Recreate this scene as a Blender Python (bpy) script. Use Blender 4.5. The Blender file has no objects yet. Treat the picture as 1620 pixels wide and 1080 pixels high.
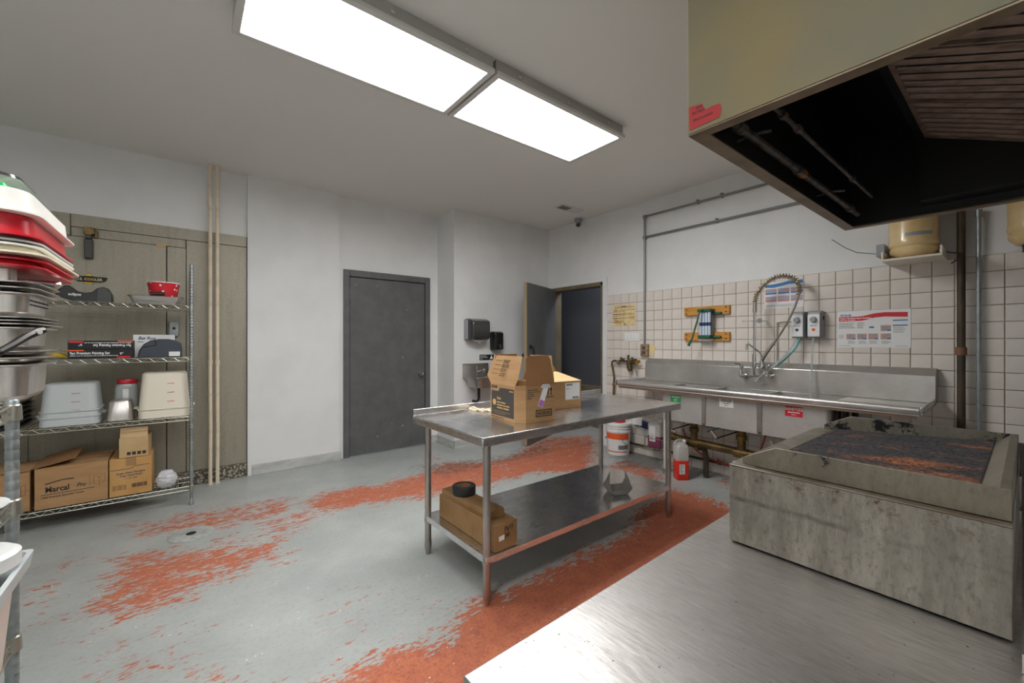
import bpy, bmesh, math, random
import numpy as np
from mathutils import Vector, Matrix
random.seed(7)
S = bpy.context.scene
COL = S.collection
PI = math.pi

# ---------------------------------------------------------------- camera, world, exposure
CAMH = 1.35
FPX, YAW = 652.2, math.radians(38.52)
cd = bpy.data.cameras.new('camera'); cam = bpy.data.objects.new('camera', cd); COL.objects.link(cam)
cd.sensor_width = 36; cd.lens = FPX / 1620 * 36; cd.clip_start = 0.02
cam.location = (0, 0, CAMH); cam.rotation_euler = (PI / 2, 0, -YAW)
S.camera = cam
w = bpy.data.worlds.new('world'); S.world = w; w.use_nodes = True
w.node_tree.nodes['Background'].inputs[0].default_value = (.75, .8, .9, 1)
w.node_tree.nodes['Background'].inputs[1].default_value = 0.15
S.view_settings.view_transform = 'Standard'; S.view_settings.look = 'None'
S.view_settings.gamma = 1; S.view_settings.use_curve_mapping = False
S.view_settings.exposure = 0.42
LAMP = 17.0            # emission of the fluorescent diffusers

hl = bpy.data.lights.new('hall_lamp', 'POINT'); hl.energy = 26; hl.color = (.9, .95, 1); hl.shadow_soft_size = .12
hlo = bpy.data.objects.new('hall_lamp', hl); COL.objects.link(hlo); hlo.location = (4.78, 3.05, 2.45)

# ---------------------------------------------------------------- helpers
_F = (math.sin(YAW), math.cos(YAW)); _R = (math.cos(YAW), -math.sin(YAW))
def ray(px, py):
    a = (px - 810) / FPX
    return Vector((_F[0] + _R[0] * a, _F[1] + _R[1] * a, (540 - py) / FPX))
def atx(px, py, x): d = ray(px, py); return Vector((0, 0, CAMH)) + d * (x / d.x)
def aty(px, py, y): d = ray(px, py); return Vector((0, 0, CAMH)) + d * (y / d.y)
def atz(px, py, z): d = ray(px, py); return Vector((0, 0, CAMH)) + d * ((z - CAMH) / d.z)

def V(*a): return Vector(a)
def rr(wd, dp, r, z, n=4, cx=0, cy=0):
    """rounded rectangle section, counter-clockwise"""
    r = min(r, wd / 2 - 1e-4, dp / 2 - 1e-4); pts = []
    for (sx, sy, a0) in ((1, 1, 0), (-1, 1, 90), (-1, -1, 180), (1, -1, 270)):
        for i in range(n + 1):
            a = math.radians(a0 + 90 * i / n)
            pts.append((cx + sx * (wd / 2 - r) + r * math.cos(a), cy + sy * (dp / 2 - r) + r * math.sin(a), z))
    return pts
def circ(r, z, n=24, cx=0, cy=0):
    return [(cx + r * math.cos(2 * PI * i / n), cy + r * math.sin(2 * PI * i / n), z) for i in range(n)]

class MB:
    def __init__(s): s.v = []; s.f = []
    def poly(s, pts):
        b = len(s.v); s.v += [tuple(p) for p in pts]; s.f.append(list(range(b, b + len(pts)))); return s
    def box(s, x0, x1, y0, y1, z0, z1, M=None):
        b = len(s.v)
        P = [(x0, y0, z0), (x1, y0, z0), (x1, y1, z0), (x0, y1, z0), (x0, y0, z1), (x1, y0, z1), (x1, y1, z1), (x0, y1, z1)]
        s.v += [tuple(M @ Vector(p)) if M else p for p in P]
        s.f += [[b + i for i in q] for q in ((3, 2, 1, 0), (4, 5, 6, 7), (0, 1, 5, 4), (1, 2, 6, 5), (2, 3, 7, 6), (3, 0, 4, 7))]
        return s
    def loft(s, secs, cap0=True, cap1=True, M=None):
        b = len(s.v); n = len(secs[0])
        for sec in secs: s.v += [tuple(M @ Vector(p)) if M else tuple(p) for p in sec]
        for k in range(len(secs) - 1):
            for i in range(n):
                j = (i + 1) % n
                s.f.append([b + k * n + i, b + k * n + j, b + (k + 1) * n + j, b + (k + 1) * n + i])
        if cap0: s.f.append([b + i for i in reversed(range(n))])
        if cap1: s.f.append([b + (len(secs) - 1) * n + i for i in range(n)])
        return s
    def cyl(s, p0, p1, r, n=14, r2=None, cap=True):
        p0, p1 = Vector(p0), Vector(p1); d = (p1 - p0).normalized()
        a = d.orthogonal().normalized(); c = d.cross(a); r2 = r if r2 is None else r2
        secs = [[tuple(p + a * (q * math.cos(2 * PI * i / n)) + c * (q * math.sin(2 * PI * i / n))) for i in range(n)] for p, q in ((p0, r), (p1, r2))]
        return s.loft(secs, cap, cap)
    def tube(s, pts, r, n=8, cap=True):
        pts = [Vector(p) for p in pts]; secs = []; a = None
        for i, p in enumerate(pts):
            d = (pts[min(i + 1, len(pts) - 1)] - pts[max(i - 1, 0)]).normalized()
            a = d.orthogonal().normalized() if a is None else (a - d * a.dot(d)).normalized()
            c = d.cross(a); q = r[i] if isinstance(r, (list, tuple)) else r
            secs.append([tuple(p + a * (q * math.cos(2 * PI * k / n)) + c * (q * math.sin(2 * PI * k / n))) for k in range(n)])
        return s.loft(secs, cap, cap)
    def lathe(s, prof, c=(0, 0, 0), n=24, M=None):
        secs = [[(c[0] + r * math.cos(2 * PI * i / n), c[1] + r * math.sin(2 * PI * i / n), c[2] + z) for i in range(n)] for r, z in prof]
        return s.loft(secs, prof[0][0] > 1e-5, prof[-1][0] > 1e-5, M)
    def prism(s, poly, fn, lo, hi):
        """poly: list of 2d points, fn(u,v,t)->xyz, extruded t from lo to hi"""
        return s.loft([[fn(u, v, t) for u, v in poly] for t in (lo, hi)])
    def text(s, body, size, o, xa, ya, align='LEFT', shear=0.0, bold=0.0, sx=1.0, ext=0.0002):
        c = bpy.data.curves.new('t', 'FONT'); c.body = body; c.size = size; c.align_x = align; c.shear = shear; c.offset = bold; c.resolution_u = 2; c.extrude = ext
        ob = bpy.data.objects.new('t', c); me = bpy.data.meshes.new_from_object(ob)
        b = len(s.v); o, xa, ya = Vector(o), Vector(xa).normalized(), Vector(ya).normalized(); za = xa.cross(ya)
        s.v += [tuple(o + xa * (p.co.x * sx) + ya * p.co.y + za * p.co.z) for p in me.vertices]
        s.f += [[b + i for i in f.vertices] for f in me.polygons]
        bpy.data.objects.remove(ob); bpy.data.curves.remove(c); bpy.data.meshes.remove(me)
        return s
    def bars(s, body, size, o, xa, ya, align='LEFT', sx=1.0, **kw):
        """small print too blurred to read: one dash per word"""
        o, xa = Vector(o), Vector(xa).normalized(); cw = size * .52 * sx; wd = len(body) * cw; x = -wd / 2 if align == 'CENTER' else 0
        for word in body.split(' '): s.quad(o, xa, ya, x, x + len(word) * cw, size * .08, size * .5); x += (len(word) + 1) * cw
        return s
    def quad(s, o, xa, ya, x0, x1, y0, y1, t=0.0004):
        o, xa, ya = Vector(o), Vector(xa).normalized(), Vector(ya).normalized(); za = xa.cross(ya)
        M = Matrix((xa, ya, za)).transposed().to_4x4(); M.translation = o
        return s.box(x0, x1, y0, y1, 0, t, M)
    def mesh(s, name, m, sharp=35, off=(0, 0, 0)):
        me = bpy.data.meshes.new(name)
        ox, oy, oz = off
        me.from_pydata([(a - ox, b - oy, c - oz) for a, b, c in s.v], [], s.f)
        bm = bmesh.new(); bm.from_mesh(me); bmesh.ops.recalc_face_normals(bm, faces=bm.faces); bm.to_mesh(me); bm.free()
        me.polygons.foreach_set('use_smooth', [True] * len(me.polygons)); me.set_sharp_from_angle(angle=math.radians(sharp))
        me.materials.append(m); me.update(); return me
    def build(s, name, m, parent=None, world=False, bevel=0, sharp=35, label=None):
        off = (0, 0, 0)
        if world and parent:
            r = parent
            while r.parent: r = r.parent
            off = r.location
        if parent is None:
            xs, ys, zs = zip(*s.v); off = ((min(xs) + max(xs)) / 2, (min(ys) + max(ys)) / 2, min(zs))
        me = s.mesh(name, m, sharp, off)
        o = bpy.data.objects.new(name, me); COL.objects.link(o)
        if parent is None: o.location = off
        else: o.parent = parent
        if bevel:
            b = o.modifiers.new('bevel', 'BEVEL'); b.width = bevel; b.segments = 2; b.limit_method = 'ANGLE'; b.angle_limit = math.radians(40); b.harden_normals = False
        if label: o['label'] = label
        return o
def tag(o, label, cat, group=None):
    o['label'] = label; o['category'] = cat
    if group: o['group'] = group
    return o
def thing(name, label, cat, loc, rz=0, group=None):
    o = bpy.data.objects.new(name, None); COL.objects.link(o); o.empty_display_size = .05
    o.location = loc; o.rotation_euler = (0, 0, rz); return tag(o, label, cat, group)
def struct(o): o['kind'] = 'structure'; return o
def dup(root, loc, rz=None, label=None):
    def cp(o, par):
        c = o.copy(); COL.objects.link(c); c.parent = par
        for ch in list(kids.get(o, [])): cp(ch, c)
        return c
    kids = {}
    for o in bpy.data.objects:
        if o.parent: kids.setdefault(o.parent, []).append(o)
    r = cp(root, None); r.location = loc
    if rz is not None: r.rotation_euler = (0, 0, rz)
    if label: r['label'] = label
    return r

# ---------------------------------------------------------------- materials
def lin(c):
    return tuple(((x / 255) / 12.92 if x / 255 <= .04045 else ((x / 255 + .055) / 1.055) ** 2.4) for x in c) + (1,)
class NT:
    def __init__(s, name):
        s.m = bpy.data.materials.new(name); s.m.use_nodes = True; s.t = s.m.node_tree; s.b = s.t.nodes['Principled BSDF']
        s.tc = s.t.nodes.new('ShaderNodeTexCoord')
    def n(s, ty, **kw):
        x = s.t.nodes.new(ty)
        for k, v in kw.items():
            if k.startswith('_'): setattr(x, k[1:], v)
            else: s.put(x, k, v)
        return x
    def put(s, x, k, v):
        k = int(k[1:]) if k[0] == 'i' and k[1:].isdigit() else k
        if isinstance(v, bpy.types.NodeSocket): s.t.links.new(v, x.inputs[k])
        else: x.inputs[k].default_value = v
    def coords(s, scale=(1, 1, 1)):
        return s.n('ShaderNodeMapping', Vector=s.tc.outputs['Object'], Scale=scale).outputs[0]
    def noise(s, sc, det=4, rough=.6, stretch=(1, 1, 1), dist=0):
        return s.n('ShaderNodeTexNoise', Vector=s.coords(stretch), Scale=sc, Detail=det, Roughness=rough, Distortion=dist).outputs[0]
    def ramp(s, fac, a, b):
        x = s.n('ShaderNodeMapRange', Value=fac); x.inputs['From Min'].default_value = a; x.inputs['From Max'].default_value = b
        return x.outputs[0]
    def mix(s, fac, a, b):
        x = s.n('ShaderNodeMix', _data_type='RGBA')
        s.put(x, 'i0', fac); s.put(x, 'i6', a); s.put(x, 'i7', b); return x.outputs[2]
    def math(s, op, a, b=0.0):
        x = s.n('ShaderNodeMath', _operation=op); s.put(x, 'i0', a); s.put(x, 'i1', b); return x.outputs[0]
    def bump(s, hgt, strength=.2, dist=.002):
        s.put(s.b, 'Normal', s.n('ShaderNodeBump', Height=hgt, Strength=strength, Distance=dist).outputs[0])
    def set(s, **kw):
        for k, v in kw.items(): s.put(s.b, k.replace('_', ' '), v)
        return s.m
def M(name, c, rough=.5, metal=0, c2=None, ns=8, nd=4, stretch=(1, 1, 1), lo=.4, hi=.65, bump=0, bs=60, r2=None, trans=0, spec=.5, alpha=1, coat=0):
    t = NT(name); base = lin(c)
    if c2:
        f = t.ramp(t.noise(ns, nd, .6, stretch), lo, hi); base = t.mix(f, lin(c), lin(c2))
        if r2 is not None:
            x = t.n('ShaderNodeMapRange', Value=f); x.inputs['To Min'].default_value = rough; x.inputs['To Max'].default_value = r2; rough = x.outputs[0]
    if bump: t.bump(t.noise(bs, 3, .6, stretch), bump)
    m = t.set(Base_Color=base, Roughness=rough, Metallic=metal)
    t.b.inputs['Transmission Weight'].default_value = trans; t.b.inputs['Specular IOR Level'].default_value = spec
    t.b.inputs['Alpha'].default_value = alpha; t.b.inputs['Coat Weight'].default_value = coat
    return m
def brushed(name, c, c2, rough, stretch, ns=3, smear=.12, metal=1.0):
    t = NT(name); a = t.noise(ns, 5, .6); l = t.noise(14, 5, .7, stretch)
    mixf = t.ramp(t.math('ADD', t.math('MULTIPLY', a, .6), t.math('MULTIPLY', l, .4)), .38, .64)
    x = t.n('ShaderNodeMapRange', Value=mixf); x.inputs['To Min'].default_value = rough + smear; x.inputs['To Max'].default_value = rough
    t.bump(l, .05, .001)
    return t.set(Base_Color=t.mix(mixf, lin(c), lin(c2)), Roughness=x.outputs[0], Metallic=metal)
MAT = {}
MAT['wall'] = M('white_wall_paint', (226, 226, 225), .55, c2=(219, 219, 217), ns=2, bump=.06, bs=40)
MAT['ceil'] = M('ceiling_paint', (222, 221, 216), .8, bump=.05, bs=50)
MAT['grout'] = M('tile_grout', (186, 168, 134), .9, c2=(150, 132, 104), ns=5)
MAT['tile'] = M('cream_wall_tile', (222, 214, 206), .22, c2=(214, 205, 196), ns=2)
MAT['door'] = M('grey_door_paint', (98, 98, 98), .5, c2=(88, 88, 88), ns=6, bump=.05, bs=30)
MAT['doorB'] = M('slate_door_paint', (104, 105, 106), .45, c2=(96, 97, 98), ns=4)
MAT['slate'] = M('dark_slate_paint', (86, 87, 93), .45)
MAT['tan'] = M('tan_frame_paint', (118, 106, 84), .5, c2=(104, 92, 72), ns=6)
MAT['base'] = M('vinyl_baseboard', (196, 196, 193), .5, c2=(172, 172, 168), ns=5, stretch=(1, 1, 3))
MAT['steelX'] = brushed('brushed_steel_long', (200, 200, 200), (232, 233, 235), .2, (1, 30, 30))
MAT['steelY'] = brushed('brushed_steel_cross', (176, 172, 167), (210, 207, 203), .28, (30, 1, 30), metal=.8)
MAT['steel'] = brushed('brushed_steel', (160, 155, 149), (200, 197, 192), .28, (12, 12, 1))
MAT['bowl'] = brushed('sink_bowl_steel', (176, 172, 167), (202, 199, 195), .4, (30, 1, 30), metal=.7)
MAT['pan'] = brushed('pan_steel', (186, 181, 174), (214, 210, 205), .3, (6, 6, 1), smear=.08)
MAT['dark_steel'] = M('dark_steel', (70, 68, 66), .35, 1)
MAT['chrome'] = M('chrome', (205, 205, 205), .14, 1)
MAT['galv'] = M('galvanised_pipe', (150, 158, 160), .45, .8, c2=(172, 178, 178), ns=20)
MAT['wire'] = M('zinc_wire', (176, 174, 162), .35, .9)
MAT['iron'] = M('black_iron_pipe', (62, 54, 46), .55, .4, c2=(94, 80, 64), ns=12, stretch=(1, 1, .3))
MAT['creampipe'] = M('cream_painted_pipe', (222, 208, 184), .45, c2=(196, 178, 148), ns=7, lo=.5, hi=.7)
MAT['conduit'] = M('grey_conduit', (132, 132, 128), .45, .5)
MAT['black'] = M('black_plastic', (34, 34, 35), .22)
MAT['blackmatte'] = M('matte_black', (24, 24, 25), .6)
MAT['smoke'] = M('smoke_grey_plastic', (62, 62, 61), .18)
MAT['whitep'] = M('white_plastic', (226, 226, 224), .35)
MAT['greyp'] = M('grey_plastic', (150, 152, 156), .4)
MAT['creamp'] = M('cream_plastic', (226, 218, 200), .4)
MAT['paper'] = M('white_paper', (228, 228, 226), .6)
MAT['tub'] = M('translucent_plastic', (222, 228, 228), .35, trans=.35)
MAT['card'] = M('cardboard', (174, 136, 94), .8, c2=(162, 124, 84), ns=4, stretch=(1, 1, 6))
MAT['cardd'] = M('brown_cardboard', (152, 110, 70), .8, c2=(140, 100, 62), ns=5)
MAT['cardl'] = M('pale_cardboard', (196, 166, 122), .8, c2=(186, 154, 108), ns=5)
MAT['cardold'] = M('aged_cardboard', (156, 120, 78), .75, c2=(128, 94, 54), ns=5, lo=.45, hi=.7)
MAT['cardt'] = M('tan_cardboard', (194, 150, 92), .8, c2=(182, 138, 80), ns=5)
MAT['cardin'] = M('cardboard_inside', (160, 112, 62), .85)
MAT['ink'] = M('dark_ink', (50, 44, 38), .7)
MAT['inkg'] = M('grey_ink', (120, 118, 116), .7)
MAT['inkbox'] = M('charcoal_print', (66, 61, 56), .65)
MAT['inkblue'] = M('blue_ink', (44, 70, 104), .7)
MAT['inktan'] = M('tan_print', (206, 164, 104), .7)
MAT['white'] = M('white_print', (238, 238, 236), .5)
MAT['red'] = M('red_print', (206, 30, 46), .45)
MAT['redp'] = M('red_plastic', (196, 28, 44), .3)
MAT['bluep'] = M('blue_print', (36, 112, 178), .45)
MAT['navy'] = M('navy_plastic', (30, 44, 84), .5)
MAT['orange'] = M('orange_print', (232, 92, 36), .5)
MAT['pink'] = M('pink_print', (206, 120, 130), .6)
MAT['purple'] = M('purple_print', (176, 110, 180), .6)
MAT['green'] = M('green_print', (18, 150, 78), .45)
MAT['greenp'] = M('green_plastic', (40, 92, 66), .35)
MAT['wood'] = M('varnished_wood', (204, 146, 60), .5, c2=(176, 116, 44), ns=4, stretch=(8, 1, 8))
MAT['yellowpaper'] = M('aged_notice_paper', (226, 206, 158), .7, c2=(200, 164, 96), ns=14, lo=.45, hi=.7)
MAT['yellow'] = M('yellow_plastic', (222, 178, 28), .4)
MAT['brass'] = M('aged_brass', (112, 100, 66), .45, .7, c2=(84, 78, 56), ns=14)
MAT['bronze'] = M('bronze_drain_pipe', (132, 108, 66), .4, .75, c2=(92, 78, 52), ns=9)
MAT['gold'] = M('bright_brass', (212, 168, 64), .3, .9)
MAT['copper'] = M('copper', (176, 108, 70), .4, .8)
MAT['teal'] = M('teal_tube', (110, 196, 196), .25, trans=.3)
MAT['clear'] = M('clear_tube', (226, 230, 230), .2, trans=.6)
MAT['redtube'] = M('red_tube', (178, 44, 34), .4)
MAT['tank'] = M('cream_tank_enamel', (226, 200, 150), .25, c2=(208, 174, 116), ns=3, coat=.3)
MAT['hood'] = M('olive_hood_paint', (106, 103, 86), .58, c2=(122, 110, 76), ns=1.6, nd=2, bump=.2, bs=26, spec=.3)
MAT['hoodrim'] = M('greasy_hood_edge', (120, 104, 82), .45, .3, c2=(100, 82, 60), ns=9)
MAT['grease'] = M('blackened_hood_steel', (17, 18, 21), .42, c2=(10, 10, 12), ns=4)
MAT['baffle'] = M('greasy_baffle', (142, 122, 108), .5, .2, c2=(106, 88, 76), ns=6, stretch=(6, 1, 6))
MAT['sootpipe'] = M('sooty_pipe', (98, 92, 86), .45, .6, c2=(54, 50, 46), ns=20)
MAT['jugclear'] = M('frosted_jug_plastic', (222, 220, 214), .35, trans=.45)
MAT['jugred'] = M('red_orange_liquid', (236, 52, 28), .25)
MAT['jugpurple'] = M('purple_liquid', (128, 62, 92), .25)
MAT['pinkbin'] = M('tan_plastic_bin', (214, 198, 186), .4)
MAT['ash'] = M('pale_grey_trim', (196, 196, 190), .4)
MAT['tape'] = M('black_tape', (32, 35, 38), .5)
MAT['traygrey'] = M('grey_paperboard', (142, 138, 132), .7)
MAT['bag'] = M('white_film', (226, 226, 230), .25, trans=.25)
MAT['slatebag'] = M('slate_fabric', (66, 72, 80), .8, bump=.2, bs=90)
MAT['foil'] = M('foil', (200, 198, 194), .3, 1, bump=.3, bs=30)
MAT['hose'] = M('metal_hose', (150, 146, 138), .4, .8)
MAT['spring'] = M('steel_spring', (176, 160, 120), .3, .9)
MAT['creamtray'] = M('ivory_tray', (238, 230, 208), .35)
MAT['whitetray'] = M('white_tray', (240, 238, 230), .35)
MAT['redtray'] = M('red_tray', (200, 34, 48), .3)
MAT['glassgreen'] = M('greenish_clear_plastic', (196, 216, 196), .12, trans=.85)

# cooler skin: stippled dull aluminium with drips and grime
t = NT('cooler_skin')
drip = t.ramp(t.noise(3, 5, .6, (6, 1, .5)), .5, .75); st = t.noise(140, 2, .5)
c = t.mix(drip, lin((150, 144, 129)), lin((122, 114, 96))); c = t.mix(t.ramp(st, .3, .7), c, lin((166, 160, 144)))
t.bump(st, .25, .001); MAT['cooler'] = t.set(Base_Color=c, Roughness=.5, Metallic=.35)
t = NT('cooler_diamond_plate')
vo = t.n('ShaderNodeTexVoronoi', Vector=t.coords((1, 1, 1)), Scale=42).outputs[0]
t.bump(vo, .8, .006); MAT['diamond'] = t.set(Base_Color=t.mix(t.ramp(vo, .2, .6), lin((186, 180, 164)), lin((92, 84, 70))), Roughness=.5, Metallic=.4)
# equipment-stand top, satin steel with swirled scuffs
t = NT('worn_counter_steel')
l1 = t.noise(5, 6, .7, (26, 3, 1), .4); l2 = t.noise(2.2, 4, .6); sp = t.ramp(t.noise(90, 2, .5), .72, .76)
f = t.ramp(t.math('ADD', t.math('MULTIPLY', l1, .55), t.math('MULTIPLY', l2, .45)), .4, .62)
x = t.n('ShaderNodeMapRange', Value=f); x.inputs['To Min'].default_value = .46; x.inputs['To Max'].default_value = .3
MAT['counter'] = t.set(Base_Color=t.mix(sp, t.mix(f, lin((164, 160, 155)), lin((206, 203, 200))), lin((110, 104, 98))), Roughness=x.outputs[0], Metallic=.95)
# charbroiler outer skin: stained steel with burnt streaks
def burnt(name, a, b, soot, amt, band=0):
    t = NT(name); n1 = t.noise(14, 6, .72, (1, 1, .22)); n2 = t.noise(70, 4, .75, (1, 1, .5)); n3 = t.noise(8, 7, .72)
    c = t.mix(t.ramp(n1, .38, .66), lin(a), lin(b)); c = t.mix(t.ramp(n2, .5, .75), c, lin((100, 94, 84)))
    c = t.mix(t.ramp(n3, amt, amt + .05), c, lin(soot)); c = t.mix(t.ramp(t.noise(13, 5, .6), .70, .73), c, lin((96, 54, 30)))
    if band:        # a smudged crease line with its own wavering shape
        z = t.n('ShaderNodeSeparateXYZ', Vector=t.tc.outputs['Object']).outputs[2]
        d = t.math('ABSOLUTE', t.math('SUBTRACT', t.math('ADD', z, t.math('MULTIPLY', t.noise(6, 3, .6), .012)), band))
        k = t.math('MULTIPLY', t.ramp(d, .012, .003), t.ramp(t.noise(7, 5, .7), .38, .6)); c = t.mix(k, c, lin((92, 85, 82)))
        k2 = t.math('MULTIPLY', t.ramp(z, .20, .255), t.ramp(t.noise(26, 6, .75), .56, .62)); c = t.mix(k2, c, lin((88, 58, 40)))
    return t.set(Base_Color=c, Roughness=.48, Metallic=.55)
MAT['grillskin'] = burnt('stained_grill_steel', (122, 117, 108), (156, 150, 140), (52, 46, 42), .66, .162)
MAT['grillguard'] = burnt('heat_tinted_guard', (110, 103, 90), (128, 120, 106), (24, 24, 26), .645)
MAT['grillguardfar'] = burnt('sooty_guard', (104, 99, 88), (120, 114, 102), (22, 22, 24), .535)
MAT['grillrim'] = M('grill_rim_steel', (136, 130, 118), .4, .7, c2=(112, 98, 82), ns=9)
t = NT('charred_grate')
ru = t.ramp(t.noise(5, 5, .65, (1.3, .5, 1)), .48, .6); fi = t.ramp(t.noise(70, 3, .7), .35, .7)
c = t.mix(fi, lin((30, 30, 33)), lin((78, 74, 74))); c = t.mix(t.math('MULTIPLY', ru, fi), c, lin((186, 108, 52)))
t.bump(t.noise(90, 3, .7), .5, .004); MAT['grate'] = t.set(Base_Color=c, Roughness=.75)

# floor: grey paint worn through to orange-red, by a painted wear weight
t = NT('worn_painted_floor')
at = t.n('ShaderNodeAttribute', _attribute_name='wear').outputs['Fac']
di = t.n('ShaderNodeAttribute', _attribute_name='dirt').outputs['Fac']
n1 = t.noise(6, 6, .7, (.6, 1.5, 1), .3); n2 = t.noise(30, 7, .78, (.5, 1.5, 1), .2)
nn = t.math('ADD', t.math('MULTIPLY', n1, .34), t.math('MULTIPLY', n2, .66))
wv = t.math('ADD', nn, t.math('MULTIPLY', t.math('SUBTRACT', at, .5), .34))
msk = t.ramp(wv, .518, .54)
grey = t.mix(t.ramp(t.noise(2.5, 5, .6), .35, .68), lin((160, 163, 160)), lin((176, 179, 175)))
grey = t.mix(t.math('MULTIPLY', t.ramp(t.noise(45, 4, .7), .5, .75), .35), grey, lin((120, 122, 118)))
org = t.mix(t.ramp(t.noise(12, 5, .7), .35, .68), lin((198, 116, 82)), lin((172, 96, 72)))
org = t.mix(t.ramp(t.noise(70, 3, .7), .5, .72), org, lin((138, 82, 66)))
c = t.mix(msk, grey, org)
c = t.mix(t.math('MULTIPLY', t.ramp(t.math('ADD', t.noise(16, 6, .7), t.math('MULTIPLY', di, .35)), .62, .82), .7), c, lin((78, 72, 66)))
fl = t.n('ShaderNodeTexVoronoi', Vector=t.coords((1, 1, 1)), Scale=24); fl.inputs['Randomness'].default_value = 1
flm = t.math('MULTIPLY', t.ramp(fl.outputs['Distance'], .10, .06), t.ramp(t.noise(5, 3, .6), .52, .58))
c = t.mix(flm, c, lin((232, 232, 228)))
x = t.n('ShaderNodeMapRange', Value=msk); x.inputs['To Min'].default_value = .42; x.inputs['To Max'].default_value = .8
t.bump(t.math('SUBTRACT', t.math('MULTIPLY', n2, .4), msk), .25, .003)
MAT['floor'] = t.set(Base_Color=c, Roughness=x.outputs[0])
t = NT('light_diffuser'); t.b.inputs['Emission Strength'].default_value = LAMP
MAT['lamp'] = t.set(Base_Color=lin((240, 240, 238)), Emission_Color=(.985, .995, 1, 1), Roughness=.4)
MAT['lampframe'] = M('lamp_frame_white', (206, 205, 200), .4)
MAT['lamphouse'] = M('lamp_housing_grey', (176, 175, 170), .35, .3)

# ================================================================ THE ROOM
XB, XL, YF, ZC = 4.30, -2.3, -.62, 3.02      # sink wall, far-left wall, wall behind the cook line, ceiling
# ---- floor with a wear weight per vertex
wear_px = [  # polygon in photo pixels on the floor, weight
    ([(470, 1090), (600, 1035), (700, 1000), (720, 965), (800, 930), (850, 905), (905, 880), (960, 858), (1005, 830), (1005, 805), (1035, 788), (1062, 772), (1100, 778), (1160, 803), (1260, 850), (1150, 900), (760, 1120), (600, 1250), (470, 1200)], .92),
    ([(472, 795), (520, 775), (600, 765), (680, 742), (700, 730), (780, 728), (860, 705), (940, 700), (945, 745), (840, 752), (760, 772), (700, 785), (560, 803), (490, 815)], .80),
    ([(700, 742), (770, 735), (860, 690), (945, 686), (955, 720), (860, 745), (760, 770)], .68),
    ([(950, 735), (1000, 725), (1048, 742), (1062, 775), (1010, 765), (960, 770)], .70),
    ([(180, 832), (330, 800), (470, 780), (480, 815), (300, 848), (200, 852)], .62),
    ([(130, 965), (160, 880), (300, 862), (440, 850), (460, 875), (330, 935), (220, 985), (135, 990)], .68),
    ([(138, 962), (215, 938), (240, 962), (175, 985)], .85),
    ([(405, 860), (440, 850), (462, 895), (425, 905)], .72),
    ([(60, 1100), (150, 1040), (280, 1036), (440, 1052), (480, 1100)], .58),
    ([(430, 940), (720, 890), (720, 1010), (470, 1060)], .36),
    ([(20, 900), (150, 860), (140, 980), (20, 1020)], .46),
    ([(300, 862), (440, 800), (560, 790), (470, 860), (330, 930)], .52),
    ([(60, 1000), (200, 975), (330, 960), (360, 1010), (100, 1060)], .42),
    ([(150, 826), (235, 806), (240, 816), (150, 834)], .55),
    ([(650, 725), (690, 715), (720, 730), (690, 742)], .5),
    ([(1130, 755), (1150, 750), (1160, 770), (1150, 775)], .7),
]
dirt_px = [([(960, 700), (1050, 715), (1060, 745), (980, 740)], 1.0), ([(640, 738), (800, 718), (860, 700), (880, 715), (700, 755)], .7), ([(1040, 740), (1160, 765), (1160, 745), (1060, 722)], .6)]
NX, NY = 150, 130
gx = np.linspace(XL, 6.2, NX); gy = np.linspace(YF, 4.98, NY)
GX, GY = np.meshgrid(gx, gy); PTS = np.stack([GX.ravel(), GY.ravel()], 1)
def sdist(poly):
    P = np.array(poly); inside = np.zeros(len(PTS), bool); dmin = np.full(len(PTS), 1e9)
    for i in range(len(P)):
        a, b = P[i], P[(i + 1) % len(P)]; d = b - a
        tt = np.clip(((PTS - a) @ d) / (d @ d + 1e-9), 0, 1); q = PTS - (a + tt[:, None] * d); dmin = np.minimum(dmin, np.hypot(q[:, 0], q[:, 1]))
        cond = ((a[1] > PTS[:, 1]) != (b[1] > PTS[:, 1])); xx = a[0] + (PTS[:, 1] - a[1]) / (b[1] - a[1] + 1e-12) * d[0]
        inside ^= cond & (PTS[:, 0] < xx)
    return np.where(inside, dmin, -dmin)
def field(lst, base, soft):
    f = np.full(len(PTS), base)
    for poly, wgt in lst:
        g = [tuple(atz(px, py, 0))[:2] for px, py in poly]
        k = np.clip((sdist(g) + soft) / (2 * soft), 0, 1); f = np.maximum(f, base + (wgt - base) * k)
    return f
wear = field(wear_px, .15, .16); dirt = field(dirt_px, 0, .12)
near = (GY.ravel() < .75) & (GX.ravel() > .3); wear[near] = .3
me = bpy.data.meshes.new('floor')
fc = [(j * NX + i, j * NX + i + 1, (j + 1) * NX + i + 1, (j + 1) * NX + i) for j in range(NY - 1) for i in range(NX - 1)]
me.from_pydata([(x, y, 0) for x, y in PTS], [], fc)
me.attributes.new('wear', 'FLOAT', 'POINT').data.foreach_set('value', wear.astype('f'))
me.attributes.new('dirt', 'FLOAT', 'POINT').data.foreach_set('value', dirt.astype('f'))
me.materials.append(MAT['floor'])
floor = bpy.data.objects.new('floor', me); COL.objects.link(floor); struct(floor)
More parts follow.
